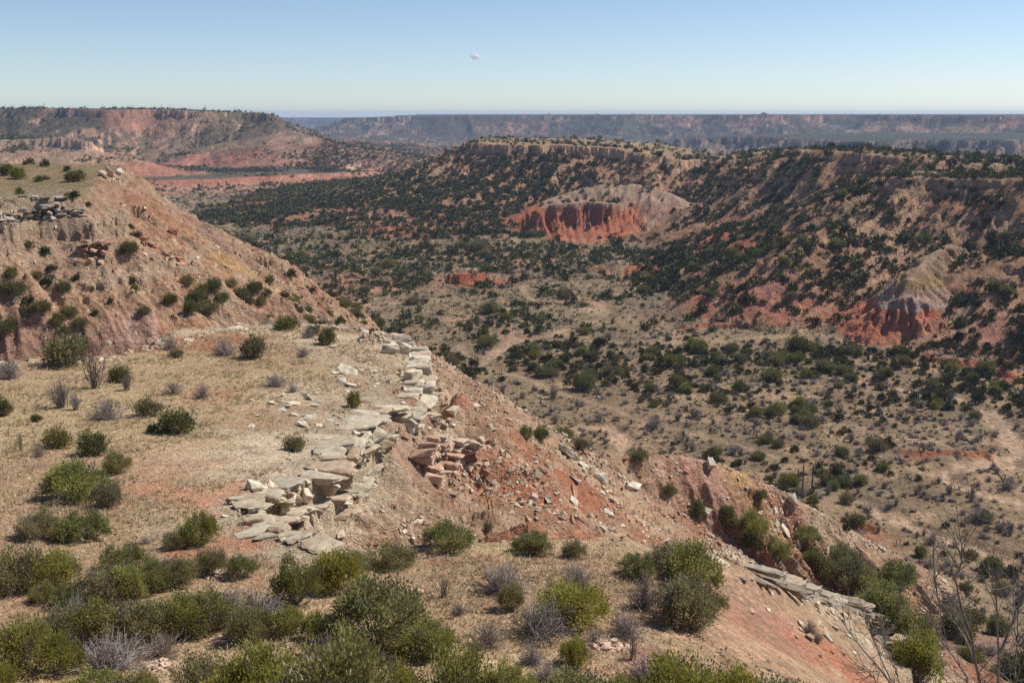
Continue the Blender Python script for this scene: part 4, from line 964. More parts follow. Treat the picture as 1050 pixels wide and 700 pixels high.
def arrays(me):
    n = len(me.vertices); V = np.empty(n * 3, np.float32); me.vertices.foreach_get('co', V)
    m = len(me.loops); Li = np.empty(m, np.int32); me.loops.foreach_get('vertex_index', Li)
    c = np.empty(n * 4, np.float32); me.color_attributes['Col'].data.foreach_get('color', c)
    return V.reshape(-1, 3), Li.reshape(-1, 4), c.reshape(-1, 4)[:, :3]
def merge(items, protos, dark=1.0, greyc=None):
    Vs, Fs, Cs = [], [], []; off = 0
    pk = RNG.integers(0, len(protos), len(items))
    for j, pr in enumerate(protos):
        it = items[pk == j]
        if len(it) == 0: continue
        V, F, c = pr; rz = RNG.uniform(0, 6.28, len(it)); cs_, sn = np.cos(rz), np.sin(rz); w = it[:, 3]; h = w * RNG.uniform(.85, 1.2, len(it))
        X = (V[None, :, 0] * cs_[:, None] - V[None, :, 1] * sn[:, None]) * w[:, None] + it[:, 0:1]
        Y = (V[None, :, 0] * sn[:, None] + V[None, :, 1] * cs_[:, None]) * w[:, None] + it[:, 1:2]
        Z = V[None, :, 2] * h[:, None] + it[:, 2:3] - .1
        Vs.append(np.stack([X, Y, Z], -1).reshape(-1, 3))
        Fs.append((F[None] + (np.arange(len(it)) * len(V))[:, None, None]).reshape(-1, 4) + off); off += len(it) * len(V)
        tint = np.clip(RNG.normal(1, .26, (len(it), 1, 1)), .45, 1.7); hue = RNG.normal(0, .012, (len(it), 1, 1)) * np.array([1, .5, .2])
        cc = (c if greyc is None else np.broadcast_to(greyc, c.shape))[None] * dark * tint + hue
        Cs.append(np.clip(cc, .01, .5).reshape(-1, 3))
    return np.concatenate(Vs), np.concatenate(Fs), np.concatenate(Cs)
def low(seed, n, per, ls, h, tone, cs_=.13): return arrays(juniper(seed, n, per, ls, h, tone, .4, False, cs_)[0])
L1 = [arrays(m) for m in LO]
L2 = [low(320 + i, 18, 5, .21, h, 2, .14) for i, h in enumerate((.7, .6, .8, .66))]
L3 = [low(330 + i, 9, 4, .28, h, 2, .14) for i, h in enumerate((.7, .6, .8))]
def lowgrey(seed, n, ls): 
    rng = np.random.default_rng(seed); u = rng.normal(size=(n, 3)); u[:, 2] = np.abs(u[:, 2]); u /= np.linalg.norm(u, axis=1)[:, None]
    V, F = leaves(rng, u * rng.uniform(.15, .45, (n, 1)) * [1, 1, 1.1], u + rng.normal(0, .3, (n, 3)), np.full(n, ls) * rng.uniform(.7, 1.4, n), .11)
    c = np.repeat(C(.27, .235, .21)[None] * rng.uniform(.7, 1.3, (n, 1)), 4, 0); return V, F, c
G1 = [lowgrey(340 + i, 90, .40) for i in range(3)]; G2 = [lowgrey(350 + i, 26, .6) for i in range(3)]
rest = auto[~single]; rr_ = np.hypot(rest[:, 0], rest[:, 1]); jn = rest[:, 4] < .5
def stuff(name, sets, mat, label, cat):
    Vs, Fs, Cs = [], [], []; off = 0
    for s_, pr, dk in sets:
        if len(s_) == 0: continue
        V, F, c = merge(s_, pr, dk); Vs.append(V); Fs.append(F + off); Cs.append(c); off += len(V)
    me = mesh_np(name, np.concatenate(Vs), np.concatenate(Fs), mat, np.concatenate(Cs)); add(name, me, None, label, cat, None, 'stuff')
stuff('juniper_woodland', [(rest[jn & (rr_ < 430)], L1, .72), (rest[jn & (rr_ >= 430) & (rr_ < 1000)], L2, .72), (rest[jn & (rr_ >= 1000)], L3, .7)], M_FARLEAF, 'dark scattered juniper woodland covering the valley floor and canyon slopes', 'woodland')
stuff('grey_brush', [(rest[~jn & (rr_ < 430)], G1, 1), (rest[~jn & (rr_ >= 430)], G2, .95)], M_TWIG, 'grey leafless brush spread between the junipers of the valley', 'brush')
p, l, A = scatter(150, 860, 3.6)
px, py, _ = project(p); n1 = fbm(p[:, 0] / 16, p[:, 1] / 16, 211, 3); n2 = fbm(p[:, 0] / 5, p[:, 1] / 5, 212, 3)
k = ((l == 0) & (A['tr'] > 1.9) & (A['wa'] > 3) & (RNG.random(len(p)) < np.clip(.55 + .5 * n1 + .35 * n2, .08, .95)) | (((l == LI['wooded_ridge']) | (l == LI['mesa'])) & (RNG.random(len(p)) < .34 + .3 * n1)) | ((l == LI['hill']) & (px > 250) & (RNG.random(len(p)) < .12)))
p = p[k]; p = p[seen(p, 1.0)]; w = RNG.lognormal(math.log(.75), .4, len(p)) * (1 + np.hypot(p[:, 0], p[:, 1]) / 900)
it = np.concatenate([p, w[:, None]], 1); S1 = []
for q in range(4):
    V, F, c = lowgrey(360 + q, 16, .5); S1.append((V, F, np.broadcast_to([C(.30, .25, .205), C(.20, .19, .09), C(.34, .28, .19), C(.25, .20, .165)][q], c.shape)))
V, F, c = merge(it, S1); add('low_scrub', mesh_np('low_scrub', V, F, M_TWIG, c), None, 'knee high grey and olive scrub speckling the valley floor', 'scrub', None, 'stuff'); print('scrub', len(p))
print('woodland', round(time.time() - T0, 1))

# ------------------------------------------------------------------ rocks
def rock_proto(seed, dims, npts=16, bev=.05, col=PALE, under=None):
    rng = np.random.default_rng(seed); bm = bmesh.new()
    for _ in range(npts):
        q = rng.uniform(-1, 1, 3); q = np.sign(q) * np.abs(q) ** .45
        bm.verts.new(q * np.array(dims) * .5)
    bmesh.ops.convex_hull(bm, input=bm.verts)
    for v in [v for v in bm.verts if not v.link_faces]: bm.verts.remove(v)
    bmesh.ops.dissolve_limit(bm, angle_limit=.35, verts=bm.verts, edges=bm.edges)
    bmesh.ops.bevel(bm, geom=list(bm.edges), offset=bev * min(dims), segments=1, affect='EDGES', profile=.5)
    bmesh.ops.triangulate(bm, faces=bm.faces)
    bmesh.ops.subdivide_edges(bm, edges=[e for e in bm.edges if e.calc_length() > .3], cuts=2, use_grid_fill=True)
    bmesh.ops.triangulate(bm, faces=bm.faces)
    co = np.array([v.co[:] for v in bm.verts]); nz = fbm(co[:, 0] * 4 + seed, co[:, 1] * 4 + co[:, 2] * 6, seed, 3)
    lay = fbm(co[:, 2] * 14 + seed, co[:, 0] * .6, seed + 9, 2)
    bm.normal_update()
    for v, a, b_ in zip(bm.verts, nz, lay): v.co += v.normal * (.035 * a + .03 * b_ * (1 - abs(v.normal.z)))
    bm.verts.index_update()
    V = np.array([v.co[:] for v in bm.verts]); F = np.array([[v.index for v in f.verts] for f in bm.faces]); bm.free()
    c = np.clip(np.array(col)[None] * (1 + .25 * nz[:, None] + .15 * lay[:, None]), .05, .8)
    return mesh_np('boulder', V, F, M_ROCK, c, False)
TONES = {'pale': PALE * 1.5, 'grey': C(.52, .465, .37), 'pink': C(.50, .35, .25), 'red': C(.40, .21, .135)}
BLK = {t: [rock_proto(500 + i + 10 * j, (1, .8, .75), 15, .05, c) for i in range(5)] for j, (t, c) in enumerate(TONES.items())}
SLB = {t: [rock_proto(560 + i + 10 * j, (1, .75, .28), 15, .06, c) for i in range(5)] for j, (t, c) in enumerate(TONES.items())}

def slope_of(p):
    e = .6; zx = (H(p[:, 0] + e, p[:, 1])[0] - H(p[:, 0] - e, p[:, 1])[0]) / (2 * e); zy = (H(p[:, 0], p[:, 1] + e)[0] - H(p[:, 0], p[:, 1] - e)[0]) / (2 * e)
    return zx, zy
from mathutils import Vector, Matrix
def put_rock(p, size, kind, tone, label, group, g, sink=.25, tilt=.25, cat='boulder', asp=None):
    lib = (BLK if kind == 'b' else SLB)[tone]; me = lib[RNG.integers(0, len(lib))]
    n = Vector((-g[0], -g[1], 1)).normalized(); q = Vector((0, 0, 1)).rotation_difference(n * (1 if kind == 's' else .6) + Vector((0, 0, 0 if kind == 's' else .4)))
    from mathutils import Quaternion
    q = q @ Quaternion((0, 0, 1), RNG.uniform(0, 6.28)) @ Quaternion((1, 0, 0), RNG.normal(0, tilt)) @ Quaternion((0, 1, 0), RNG.normal(0, tilt))
    hgt = size * (.75 if kind == 'b' else .28)
    s = asp or (1, RNG.uniform(.75, 1.1), RNG.uniform(.8, 1.25))
    o = add('boulder' if kind == 'b' else 'flat_rock', me, None, label, cat, group, None, (p[0], p[1], p[2] + hgt * (.5 - sink)), q.to_euler(), (size * s[0], size * s[1], size * s[2]))
    return o
ROCKS = [  # px, py, width px, kind, tone, label
 (583, 468, 24, 's', 'grey', 'big leaning slab with a dark face on the crest of the spur'), (421, 440, 20, 'b', 'grey', 'large upright block at the right end of the pale cliff in the cove'), (400, 362, 17, 'b', 'pale', 'left block of the dark faced pair at the bench corner'), (413, 362, 17, 'b', 'pale', 'right block of the dark faced pair at the bench corner'),
 (424, 390, 20, 'b', 'pale', 'flat topped boulder below the block pair at the bench corner'), (357, 383, 24, 's', 'pale', 'broad overhanging slab at the edge of the bench'), (814, 516, 13, 'b', 'grey', 'grey boulder at the end of the spur near the bare poles'), (650, 500, 20, 's', 'grey', 'long pale slab lying on the face of the spur'),
 (616, 496, 14, 'b', 'grey', 'dark edged boulder in the middle of the spur face'), (728, 478, 12, 'b', 'grey', 'stacked grey boulder on the knob of the spur'), (724, 470, 10, 'b', 'grey', 'upper grey boulder on the knob of the spur'), (722, 524, 14, 's', 'grey', 'dark slab beside the juniper on the lower spur'), (806, 546, 16, 's', 'pale', 'pale flat boulder on the lower spur by the low spreading shrub'),
 (818, 560, 12, 's', 'pale', 'small pale slab below the flat boulder on the lower spur'), (910, 616, 20, 'b', 'grey', 'round grey boulder standing in the dark gully thicket'), (598, 478, 12, 's', 'grey', 'narrow slab on the spur below the leaning slab'), (588, 515, 14, 's', 'grey', 'grey slab low on the face of the spur'), (640, 470, 8, 'b', 'red', 'small red boulder on the crest of the spur'),
 (350, 548, 12, 's', 'pale', 'white flake of rock low in the cove scree'), (430, 535, 12, 's', 'pale', 'pale flake in the middle of the cove scree'), (112, 180, 12, 'b', 'pink', 'tall rock at the corner of the left hilltop'), (106, 181, 10, 'b', 'pink', 'rock just left of the tall one on the left hilltop'), (122, 179, 9, 'b', 'grey', 'small rock at the right end of the left hilltop'), (178, 240, 11, 'b', 'red', 'isolated dark boulder on the right flank of the left hill'), (208, 318, 12, 'b', 'grey', 'pale boulder among the junipers on the left hill flank'), (862, 584, 10, 's', 'pale', 'pale slab above the gully thicket'), (848, 566, 8, 's', 'pale', 'small pale slab above the gully on the lower spur')]
ft = hit([q[0] for q in ROCKS], [q[1] for q in ROCKS]); gx_, gy_ = slope_of(ft)
for q, p, a, b_ in zip(ROCKS, ft, gx_, gy_):
    put_rock(p, px_size(p, q[2]) * 1.1, q[3], q[4], q[5], 'single boulders', (a, b_), .2)
REG = [  # x range, y range, number, size range in m, kind, tones, text, group
 (246, 326, 492, 556, 38, .3, 1.0, 'b', ('pale', 'pale', 'pink'), 'pale angular block', 'in the broken cliff at the left of the cove', 'blocks of the broken cliff'),
 (258, 340, 402, 440, 28, .4, 1.1, 's', ('pale', 'grey'), 'thin slab', 'in the fan of slabs above the cove', 'slabs above the cove'),
 (335, 425, 348, 402, 26, .5, 1.4, 's', ('pale', 'grey'), 'flat slab', 'on the stony edge of the bench', 'slabs of the bench edge'),
 (342, 430, 412, 458, 14, .3, 1.0, 'b', ('pale', 'grey', 'pale'), 'massive block', 'in the pale cliff of the cove', 'blocks of the pale cliff'),
 (432, 505, 430, 488, 22, .3, .9, 'b', ('pink', 'pink', 'pale'), 'pinkish block', 'in the pink rock band of the spur', 'blocks of the pink rock band'),
 (510, 770, 470, 535, 34, .5, 1.4, 's', ('pink', 'grey', 'red'), 'loose slab', 'on the face of the spur', 'slabs on the spur'),
 (785, 912, 602, 655, 30, .2, .6, 's', ('pale', 'grey'), 'pale cracked slab', 'on the ledge beside the gully', 'slabs of the ledge'),
 (0, 75, 216, 232, 12, .6, 1.4, 'b', ('grey', 'grey', 'pink'), 'grey ledge block', 'in the rock band of the left hill', 'ledge blocks of the left hill'),
 (75, 115, 255, 270, 6, .9, 1.8, 'b', ('red', 'pink'), 'dark ledge block', 'halfway up the left hill', 'ledge blocks of the left hill')]
nrock = len(ROCKS)
for x0, x1, y0, y1, n, s0, s1, kind, tones, t1_, t2_, grp in REG:
    qx = RNG.uniform(x0, x1, n); qy = RNG.uniform(y0, y1, n); ft = hit(qx, qy); a, b_ = slope_of(ft)
    sz = s0 + (s1 - s0) * RNG.random(n) ** 2.2; hi_, lo_ = np.quantile(sz, [.7, .3])
    for i in range(n):
        tone = tones[RNG.integers(0, len(tones))]
        vx = 'upper' if qy[i] < y0 + (y1 - y0) / 3 else ('lower' if qy[i] > y1 - (y1 - y0) / 3 else 'middle'); hx_ = 'left' if qx[i] < x0 + (x1 - x0) / 3 else ('right' if qx[i] > x1 - (x1 - x0) / 3 else 'centre')
        szt = 'large' if sz[i] > hi_ else ('small' if sz[i] < lo_ else 'middling')
        put_rock(ft[i], sz[i], kind, tone, f'{szt} {t1_} {t2_}, {vx} {hx_}', grp, (a[i], b_[i]), .42 if kind == 'b' else .2, .2)
    nrock += n
# heaps of pink stone on the knoll
HEAPS = [(423, 608, 22, 'small pink rock heap beside the big open trunked juniper'), (622, 662, 46, 'long pink rock heap on the near side of the knoll'), (166, 684, 34, 'pale pink rock heap below the widest thicket juniper'), (190, 650, 14, 'tiny pink rock heap right of the thicket'), (226, 592, 30, 'pink rock heap below the olive juniper pair'), (228, 656, 24, 'pink rock heap under the right end of the thicket'), (352, 636, 18, 'pink rock heap half hidden behind a spiky juniper'), (408, 660, 14, 'low pink rock heap by the grey twiggy bush')]
ft = hit([q[0] for q in HEAPS], [q[1] for q in HEAPS])
def boxes(pos, size, n_up, tones, flat=.5, rng=RNG):
    n = len(pos); cor = np.array([[i, j, k] for k in (-1, 1) for j in (-1, 1) for i in (-1, 1)], float) * .5
    V = cor[None] * (1 + rng.uniform(-.62, .22, (n, 8, 3)))
    V = V * (np.stack([np.ones(n), rng.uniform(.5, .95, n), rng.uniform(.25, .8, n) * flat * 2], 1) * size[:, None])[:, None] * (1 - .35 * (cor[:, 2] > 0) * rng.random((n, 1)))[..., None]
    a = rng.uniform(0, 6.28, n); ca, sa = np.cos(a)[:, None], np.sin(a)[:, None]
    X = V[..., 0] * ca - V[..., 1] * sa; Y = V[..., 0] * sa + V[..., 1] * ca; Z = V[..., 2]
    up = n_up + rng.normal(0, .28, n_up.shape); up /= np.linalg.norm(up, axis=1)[:, None]
    e1 = np.cross(up, [0.3, 1, .1]); e1 /= np.linalg.norm(e1, axis=1)[:, None]; e2 = np.cross(up, e1)
    W = pos[:, None] + X[..., None] * e1[:, None] + Y[..., None] * e2[:, None] + Z[..., None] * up[:, None]
    f = np.array([[0, 2, 3, 1], [4, 5, 7, 6], [0, 1, 5, 4], [1, 3, 7, 5], [3, 2, 6, 7], [2, 0, 4, 6]])
    F = (f[None] + (np.arange(n) * 8)[:, None, None]).reshape(-1, 4)
    c = tones * rng.uniform(.75, 1.2, (n, 1)); return W.reshape(-1, 3), F, np.repeat(c, 8, 0)
for q, p in zip(HEAPS, ft):
    w = px_size(p, q[2]); n = int(20 + w * 45); a = RNG.uniform(0, 6.28, n); rr = np.sqrt(RNG.random(n)) * w * .5
    x = rr * np.cos(a); y = rr * np.sin(a) * .7; z = H(p[0] + x, p[1] + y)[0] + (.28 * w ** .5) * np.maximum(0, 1 - rr / (w * .5)) * RNG.random(n)
    V, F, c = boxes(np.stack([p[0] + x, p[1] + y, z], 1), RNG.uniform(.10, .30, n) * min(1.2, .6 + w * .3), np.tile([0, 0, 1.0], (n, 1)), np.tile(C(.58, .41, .31), (n, 1)), .5)
    V -= p; add('rock_pile', mesh_np('rock_pile', V, F, M_SCREE, c), None, q[3], 'rock pile', 'pink rock heaps on the knoll', None, p)

# beds of jointed sandstone along the rims
BRK = []
for i in range(10):
    m_ = rock_proto(620 + i, (1, 1, 1), 18, .06, C(1, 1, 1)); nV = len(m_.vertices); V = np.empty(nV * 3, np.float32); m_.vertices.foreach_get('co', V); Fi = np.empty(len(m_.loops), np.int32); m_.loops.foreach_get('vertex_index', Fi)
    cc = np.empty(nV * 4, np.float32); m_.color_attributes['Col'].data.foreach_get('color', cc); V = V.reshape(-1, 3); V = V / np.abs(V).max(0) * .5
    BRK.append((V, Fi.reshape(-1, 3), cc.reshape(-1, 4)[:, :1])); bpy.data.meshes.remove(m_)
def ledge(label, pts, layers, thick, blen, depth, tones, seed, out=.25, drop=0.0, push=0.0):
    rng = np.random.default_rng(seed); pts = np.asarray(pts, float); seg = np.hypot(*(pts[1:, :2] - pts[:-1, :2]).T); cum = np.concatenate([[0], np.cumsum(seg)]); Lt = cum[-1]
    def at(s_):
        s_ = np.clip(s_, 0, Lt); q = np.array([np.interp(s_, cum, pts[:, 0]), np.interp(s_, cum, pts[:, 1])]); e = np.array([np.interp(min(s_ + .8, Lt), cum, pts[:, 0]) - np.interp(max(s_ - .8, 0), cum, pts[:, 0]), np.interp(min(s_ + .8, Lt), cum, pts[:, 1]) - np.interp(max(s_ - .8, 0), cum, pts[:, 1])])
        e /= np.hypot(*e) + 1e-9; return q, e
    q, e = at(Lt / 2); n = np.array([-e[1], e[0]]); ha = H(np.array([q[0] + n[0] * 2.5]), np.array([q[1] + n[1] * 2.5]))[0][0]; hb = H(np.array([q[0] - n[0] * 2.5]), np.array([q[1] - n[1] * 2.5]))[0][0]
    sg = 1 if ha < hb else -1
    ss = np.linspace(0, Lt, max(8, int(Lt / .7))); Q = np.array([at(v)[0] for v in ss]); N = np.array([[-at(v)[1][1], at(v)[1][0]] for v in ss]) * sg
    zt = np.maximum(H(Q[:, 0] - N[:, 0] * 1.0, Q[:, 1] - N[:, 1] * 1.0)[0], H(Q[:, 0] - N[:, 0] * 2.0, Q[:, 1] - N[:, 1] * 2.0)[0]); zt = np.convolve(np.pad(zt, 3, 'edge'), np.ones(7) / 7, 'valid') + .12 - drop
    a = Acc(); zoff = 0.0
    for k in range(layers):
        t = rng.uniform(*thick); soft = (k % 2 == 1) and t < np.mean(thick); lo = rng.uniform(-.25, .25) * out * 2 + (-.8 if soft else 0) + k * .10
        s_ = rng.uniform(-.5, 0)
        while s_ < Lt:
            bl = rng.uniform(*blen) * (.6 if soft else 1); q, e = at(s_ + bl / 2); n = np.array([-e[1], e[0]]) * sg; end = min(s_, Lt - s_) / 4
            if rng.random() > .05 + .25 * (k > 1) * (end < .3):
                V, F, cc = BRK[rng.integers(0, len(BRK))]; po = lo + out * (vnoise(np.array([s_ * .35 + seed]), np.array([k * .31]), 67)[0] * 1.6 + rng.normal(0, .35)); dz = rng.normal(0, .03)
                X = V * np.array([bl * rng.uniform(.84, 1.0), depth * rng.uniform(.8, 1.2), t * rng.uniform(.85, 1.05)]); yaw = rng.normal(0, .10); tx, ty = rng.normal(0, .05, 2)
                X[:, 2] += X[:, 0] * tx + X[:, 1] * ty; cx = X[:, 0] * math.cos(yaw) - X[:, 1] * math.sin(yaw); cy = X[:, 0] * math.sin(yaw) + X[:, 1] * math.cos(yaw) + po + push * (.72 + .06 * k + (.12 if k == 0 else 0)) - depth * .42
                W_ = np.stack([q[0] + e[0] * cx + n[0] * cy, q[1] + e[1] * cx + n[1] * cy, np.interp(s_ + bl / 2, ss, zt) - zoff - t / 2 + dz + X[:, 2]], 1)
                tn_ = np.asarray(tones[rng.integers(0, len(tones))]) * rng.uniform(.8, 1.15) * (.65 if soft else 1); a.put(W_, F, np.clip(cc * tn_[None], .03, .7))  # set-back beds toned darker: crevice shade painted into their colour
            s_ += bl
        zoff += t * .94
    V = np.concatenate(a.V); o_ = V.mean(0); a.V = [v - o_ for v in a.V]
    add('rock_ledge', a.mesh('rock_ledge', M_ROCK), None, label, 'rock ledge', 'layered rock ledges', None, o_)
PG, PP, RR_ = [PALE * 1.65, PALE * 1.4, C(.58, .475, .34), C(.52, .40, .28)], [C(.62, .42, .31), C(.58, .37, .27), C(.66, .5, .38)], [C(.52, .27, .18), C(.48, .31, .22)]
ledge('broken pale cliff of stacked slabs above the notch, left of the cove', pixb([(336, 462, 77.5), (333, 468, 75.5), (328, 485, 70), (300, 494, 66.5), (266, 502, 63.5), (243, 515, 59.3)]), 7, (.35, .95), (.6, 2.0), 2.6, PG, 1, .42, 0.0, 1.1)
ledge('low pale ledge along the near side of the notch below the broken cliff', pixb([(243, 515, 59.3), (254, 535, 54.5), (290, 551, 50), (318, 559, 47.3), (332, 563, 45.5)]), 5, (.2, .5), (.5, 1.4), 1.6, PG, 2, .3, 0.0, .8)
ledge('massive pale cliff in the middle of the cove with dark undercut faces', pixb([(430, 400, 97), (426, 408, 94), (397, 418, 90), (372, 430, 86), (346, 446, 80), (336, 462, 77.5)]), 5, (.6, 1.25), (1.0, 2.8), 3.0, PG, 3, .5, 0.0, 1.2)
ledge('pale ledge wrapping the far corner of the bench', pixb([(370, 339, 114), (395, 343, 112), (428, 362, 106), (434, 385, 101), (431, 398, 98)]), 5, (.45, .95), (1.0, 2.4), 2.4, PG, 4, .4, 0.0, .95)
ledge('pinkish layered rock band on the face of the spur', hit([436, 452, 474, 495, 506], [488, 482, 474, 462, 448]), 6, (.35, .75), (.7, 1.9), 1.7, PP, 5, .3, -.35, .2)
ledge('thin pale ledge capping the pink slope beside the gully', pixb([(728, 570, 43.3), (762, 584, 44.5), (800, 599, 46), (835, 611, 48), (870, 622, 50.5), (905, 641, 53), (932, 655, 55), (936, 672, 52.5)]), 6, (.25, .6), (.5, 1.6), 2.0, PG, 6, .35, -.4, .35)
ledge('upper grey ledge under the grassy top of the left hill', hit([-30, 0, 30, 55, 76], [207, 207, 206, 206, 205]), 1, (.5, .8), (1.2, 3.5), 2.5, [GREY * 1.8, GREY * 1.6, PALE * 1.5], 7, .5, -.2)
ledge('lower grey ledge crossing the face of the left hill', hit([-30, 0, 25, 48, 66, 84], [229, 230, 229, 226, 223, 224]), 4, (.5, 1.0), (1.2, 3.0), 2.4, [GREY * 1.8, GREY * 1.5, C(.56, .44, .33)], 8, .5, -1.4)
ledge('short dark red ledge halfway down the left hill', hit([82, 98, 112], [263, 265, 268]), 3, (.6, 1.0), (1.2, 2.6), 2.2, RR_, 9, .4, -1.2)
ledge('slanting dark ledge on the right flank of the left hill', hit([150, 165, 180], [255, 261, 269]), 2, (.5, .9), (1.0, 2.4), 1.8, RR_, 10, .3, -.9)
ledge('pale flat ledge along the back edge of the bench', pixb([(192, 339, 112), (222, 336, 114), (250, 334, 116), (290, 333, 116), (330, 333, 116), (352, 336, 115)]), 2, (.25, .5), (1.2, 3.0), 2.0, PG, 11, .4)

# scree
def scree(name, r0, r1, azl, area, test, smin, smax_, power, label, lift=1.0):
    p, l, A = scatter(r0, r1, area, azl)
    pr = test(p, l, A); k = RNG.random(len(p)) < pr; p = p[k]; k2 = seen(p, lift); p = p[k2]
    l, d = l[k][k2], A['d'][k][k2]
    zx, zy = slope_of(p); up = np.stack([-zx, -zy, np.ones(len(p))], 1); up /= np.linalg.norm(up, axis=1)[:, None]
    sz = smin * (1 - RNG.random(len(p)) * (1 - (smin / smax_) ** power)) ** (-1 / power)
    sz = sz * np.where(fbm(p[:, 0] / 7, p[:, 1] / 7, 306, 2) > .15, 1.25, .75)
    sz = sz * np.clip(np.hypot(p[:, 0], p[:, 1]) / 75, .42, 1)
    tn = np.array([PALE * 1.3, C(.43, .35, .26), C(.37, .255, .18), C(.33, .245, .17), C(.31, .16, .10)])
    g = fbm(p[:, 0] / 9, p[:, 1] / 9, 301, 2); wts = np.stack([.3 + .5 * np.clip(-g, 0, 1), .25 + 0 * g, .3 + .3 * np.clip(g, 0, 1), .25 + 0 * g, .12 + .5 * np.clip(g, 0, 1)], 1)
    cw = np.cumsum(wts / wts.sum(1, keepdims=True), 1); ti = (RNG.random((len(p), 1)) > cw).sum(1).clip(0, 4)
    V, F, c = boxes(p + up * (sz * .02)[:, None], sz, up, tn[ti], .5)
    add(name, mesh_np(name, V, F, M_SCREE, c), None, label, 'scree', None, 'stuff'); print(name, len(p))
def t_near(p, l, A):
    r = np.hypot(p[:, 0], p[:, 1]); n = fbm(p[:, 0] / 5, p[:, 1] / 5, 302, 3)
    out = ((l == LI['bench']) & (A['d'] > np.where(r < 56, -.6, -2.5)) & (r > 38)) | (l == LI['ridge'])
    px_ = project(p)[0]; g1, g2 = slope_of(p); rs = (l == LI['bench']) & (A['d'] <= 0) & (px_ > 690) & (np.hypot(g1, g2) > .3) & (r > 33)
    out = out | rs
    return np.where(out, np.clip(.48 + .95 * n, .05, 1), 0) * np.where((l == LI['bench']) & (A['d'] < 0) & ~rs, .5, 1)
def t_top(p, l, A): return np.where((l == LI['bench']) & (A['d'] < -1), np.clip(.12 + .6 * fbm(p[:, 0] / 4, p[:, 1] / 4, 303, 3), .01, .6), 0)
def t_hill(p, l, A):
    n = fbm(p[:, 0] / 12, p[:, 1] / 12, 304, 3); return np.where((l == LI['hill']) & (A['d'] > -1), np.clip(.35 + .8 * n, .04, 1), 0)
scree('scree', 30, 190, 27.5, .065, t_near, .13, .85, 1.75, 'broken pale and pink stones littering the slopes of the cove and spur')
scree('stones', 26, 118, 27.5, .12, t_top, .05, .35, 1.7, 'small loose stones strewn over the grassy bench')
scree('hill_stones', 150, 330, 27.5, .4, t_hill, .2, 1.1, 2.1, 'pale stones littering the slope of the left hill')

# dry grass on the bench
p, l, A = scatter(24, 118, .055, 27.5)
r = np.hypot(p[:, 0], p[:, 1]); n = fbm(p[:, 0] / 2.2, p[:, 1] / 2.2, 305, 4)
rk = ((np.hypot(p[:, 0] - SPOTS[0][0][0], p[:, 1] - SPOTS[0][0][1]) > 4.5))
gx2, gy2 = slope_of(p); k = (l == LI['bench']) & (A['d'] < -1.6) & (np.hypot(gx2, gy2) < .42) & (RNG.random(len(p)) < np.clip(.28 + .9 * n, .02, .9) * np.clip(52 / r, .25, 1)) & rk
p = p[k]; p = p[seen(p, .5)]; nt_ = len(p); nb = 7
q = np.repeat(np.arange(nt_), nb); d = RNG.normal(size=(len(q), 3)) * [.5, .5, .12] + [0, 0, .8]; hh = (RNG.uniform(.10, .28, nt_) * (.8 + np.hypot(p[:, 0], p[:, 1]) / 150))[q]
b0 = p[q] + np.stack([RNG.normal(0, .05, len(q)), RNG.normal(0, .05, len(q)), np.full(len(q), -.02)], 1)
sd = np.stack([RNG.normal(size=len(q)), RNG.normal(size=len(q)), np.zeros(len(q))], 1); sd /= np.linalg.norm(sd, axis=1)[:, None]
wd = .012 + hh * .06
V = np.stack([b0 - sd * wd[:, None], b0 + sd * wd[:, None], b0 + d * hh[:, None]], 1).reshape(-1, 3)
gc = np.array([C(.56, .445, .275), C(.50, .395, .245), C(.43, .34, .215), C(.34, .29, .175)])[RNG.choice(4, nt_, p=[.4, .35, .15, .1])] * RNG.uniform(.8, 1.15, (nt_, 1))
add('dry_grass', mesh_np('dry_grass', V, np.arange(len(V)).reshape(-1, 3), M_GRASS, np.repeat(gc[q], 3, 0)), None, 'dry straw coloured grass tufts growing over the bench and knoll', 'grass', None, 'stuff')
print('rocks and grass', nrock, nt_, round(time.time() - T0, 1))

# ------------------------------------------------------------------ bare poles in the valley
for (qx, y0, y1, lb) in [(818.3, 481, 491.5, 'shortest bare pole at the left end of the row in the valley'), (823, 476.5, 502, 'tallest dark pole in the row, second from its left end'), (832.5, 476, 501, 'bare pole in the middle of the row in the valley'), (842, 478, 500, 'bare pole second from the right end of the row'), (850.2, 475, 498.5, 'thin bare pole at the right end of the row beside a round juniper')]:
    p = hit([qx], [y1])[0]; h = (y1 - y0) * project(p)[2] / FPX / math.cos(.3); a = Acc(); lean = RNG.normal(0, .018, 2) * h
    pth = [(0, 0, -.3), (lean[0] * .3, lean[1] * .3, h * .4), (lean[0] * .8, lean[1] * .8, h * .8), (lean[0], lean[1], h)]
    V, F = tube(pth, .19, .11, 8); a.put(V, F, C(.075, .058, .048)); n0 = len(V)
    a.put(np.array(V[-8:]), np.arange(8)[None], C(.30, .24, .19))
    for t in (.55, .75, .9):
        b0 = np.array([lean[0] * t, lean[1] * t, h * t]); th = RNG.uniform(0, 6.28)
        V, F = tube([b0, b0 + np.array([math.cos(th), math.sin(th), .7]) * .22, b0 + np.array([math.cos(th), math.sin(th), 1.1]) * .36], .03, .012, 5); a.put(V, F, C(.18, .14, .11))
    add('wooden_pole', a.mesh('wooden_pole', M_BARK, True), None, lb, 'pole', 'bare poles in the valley', None, p)

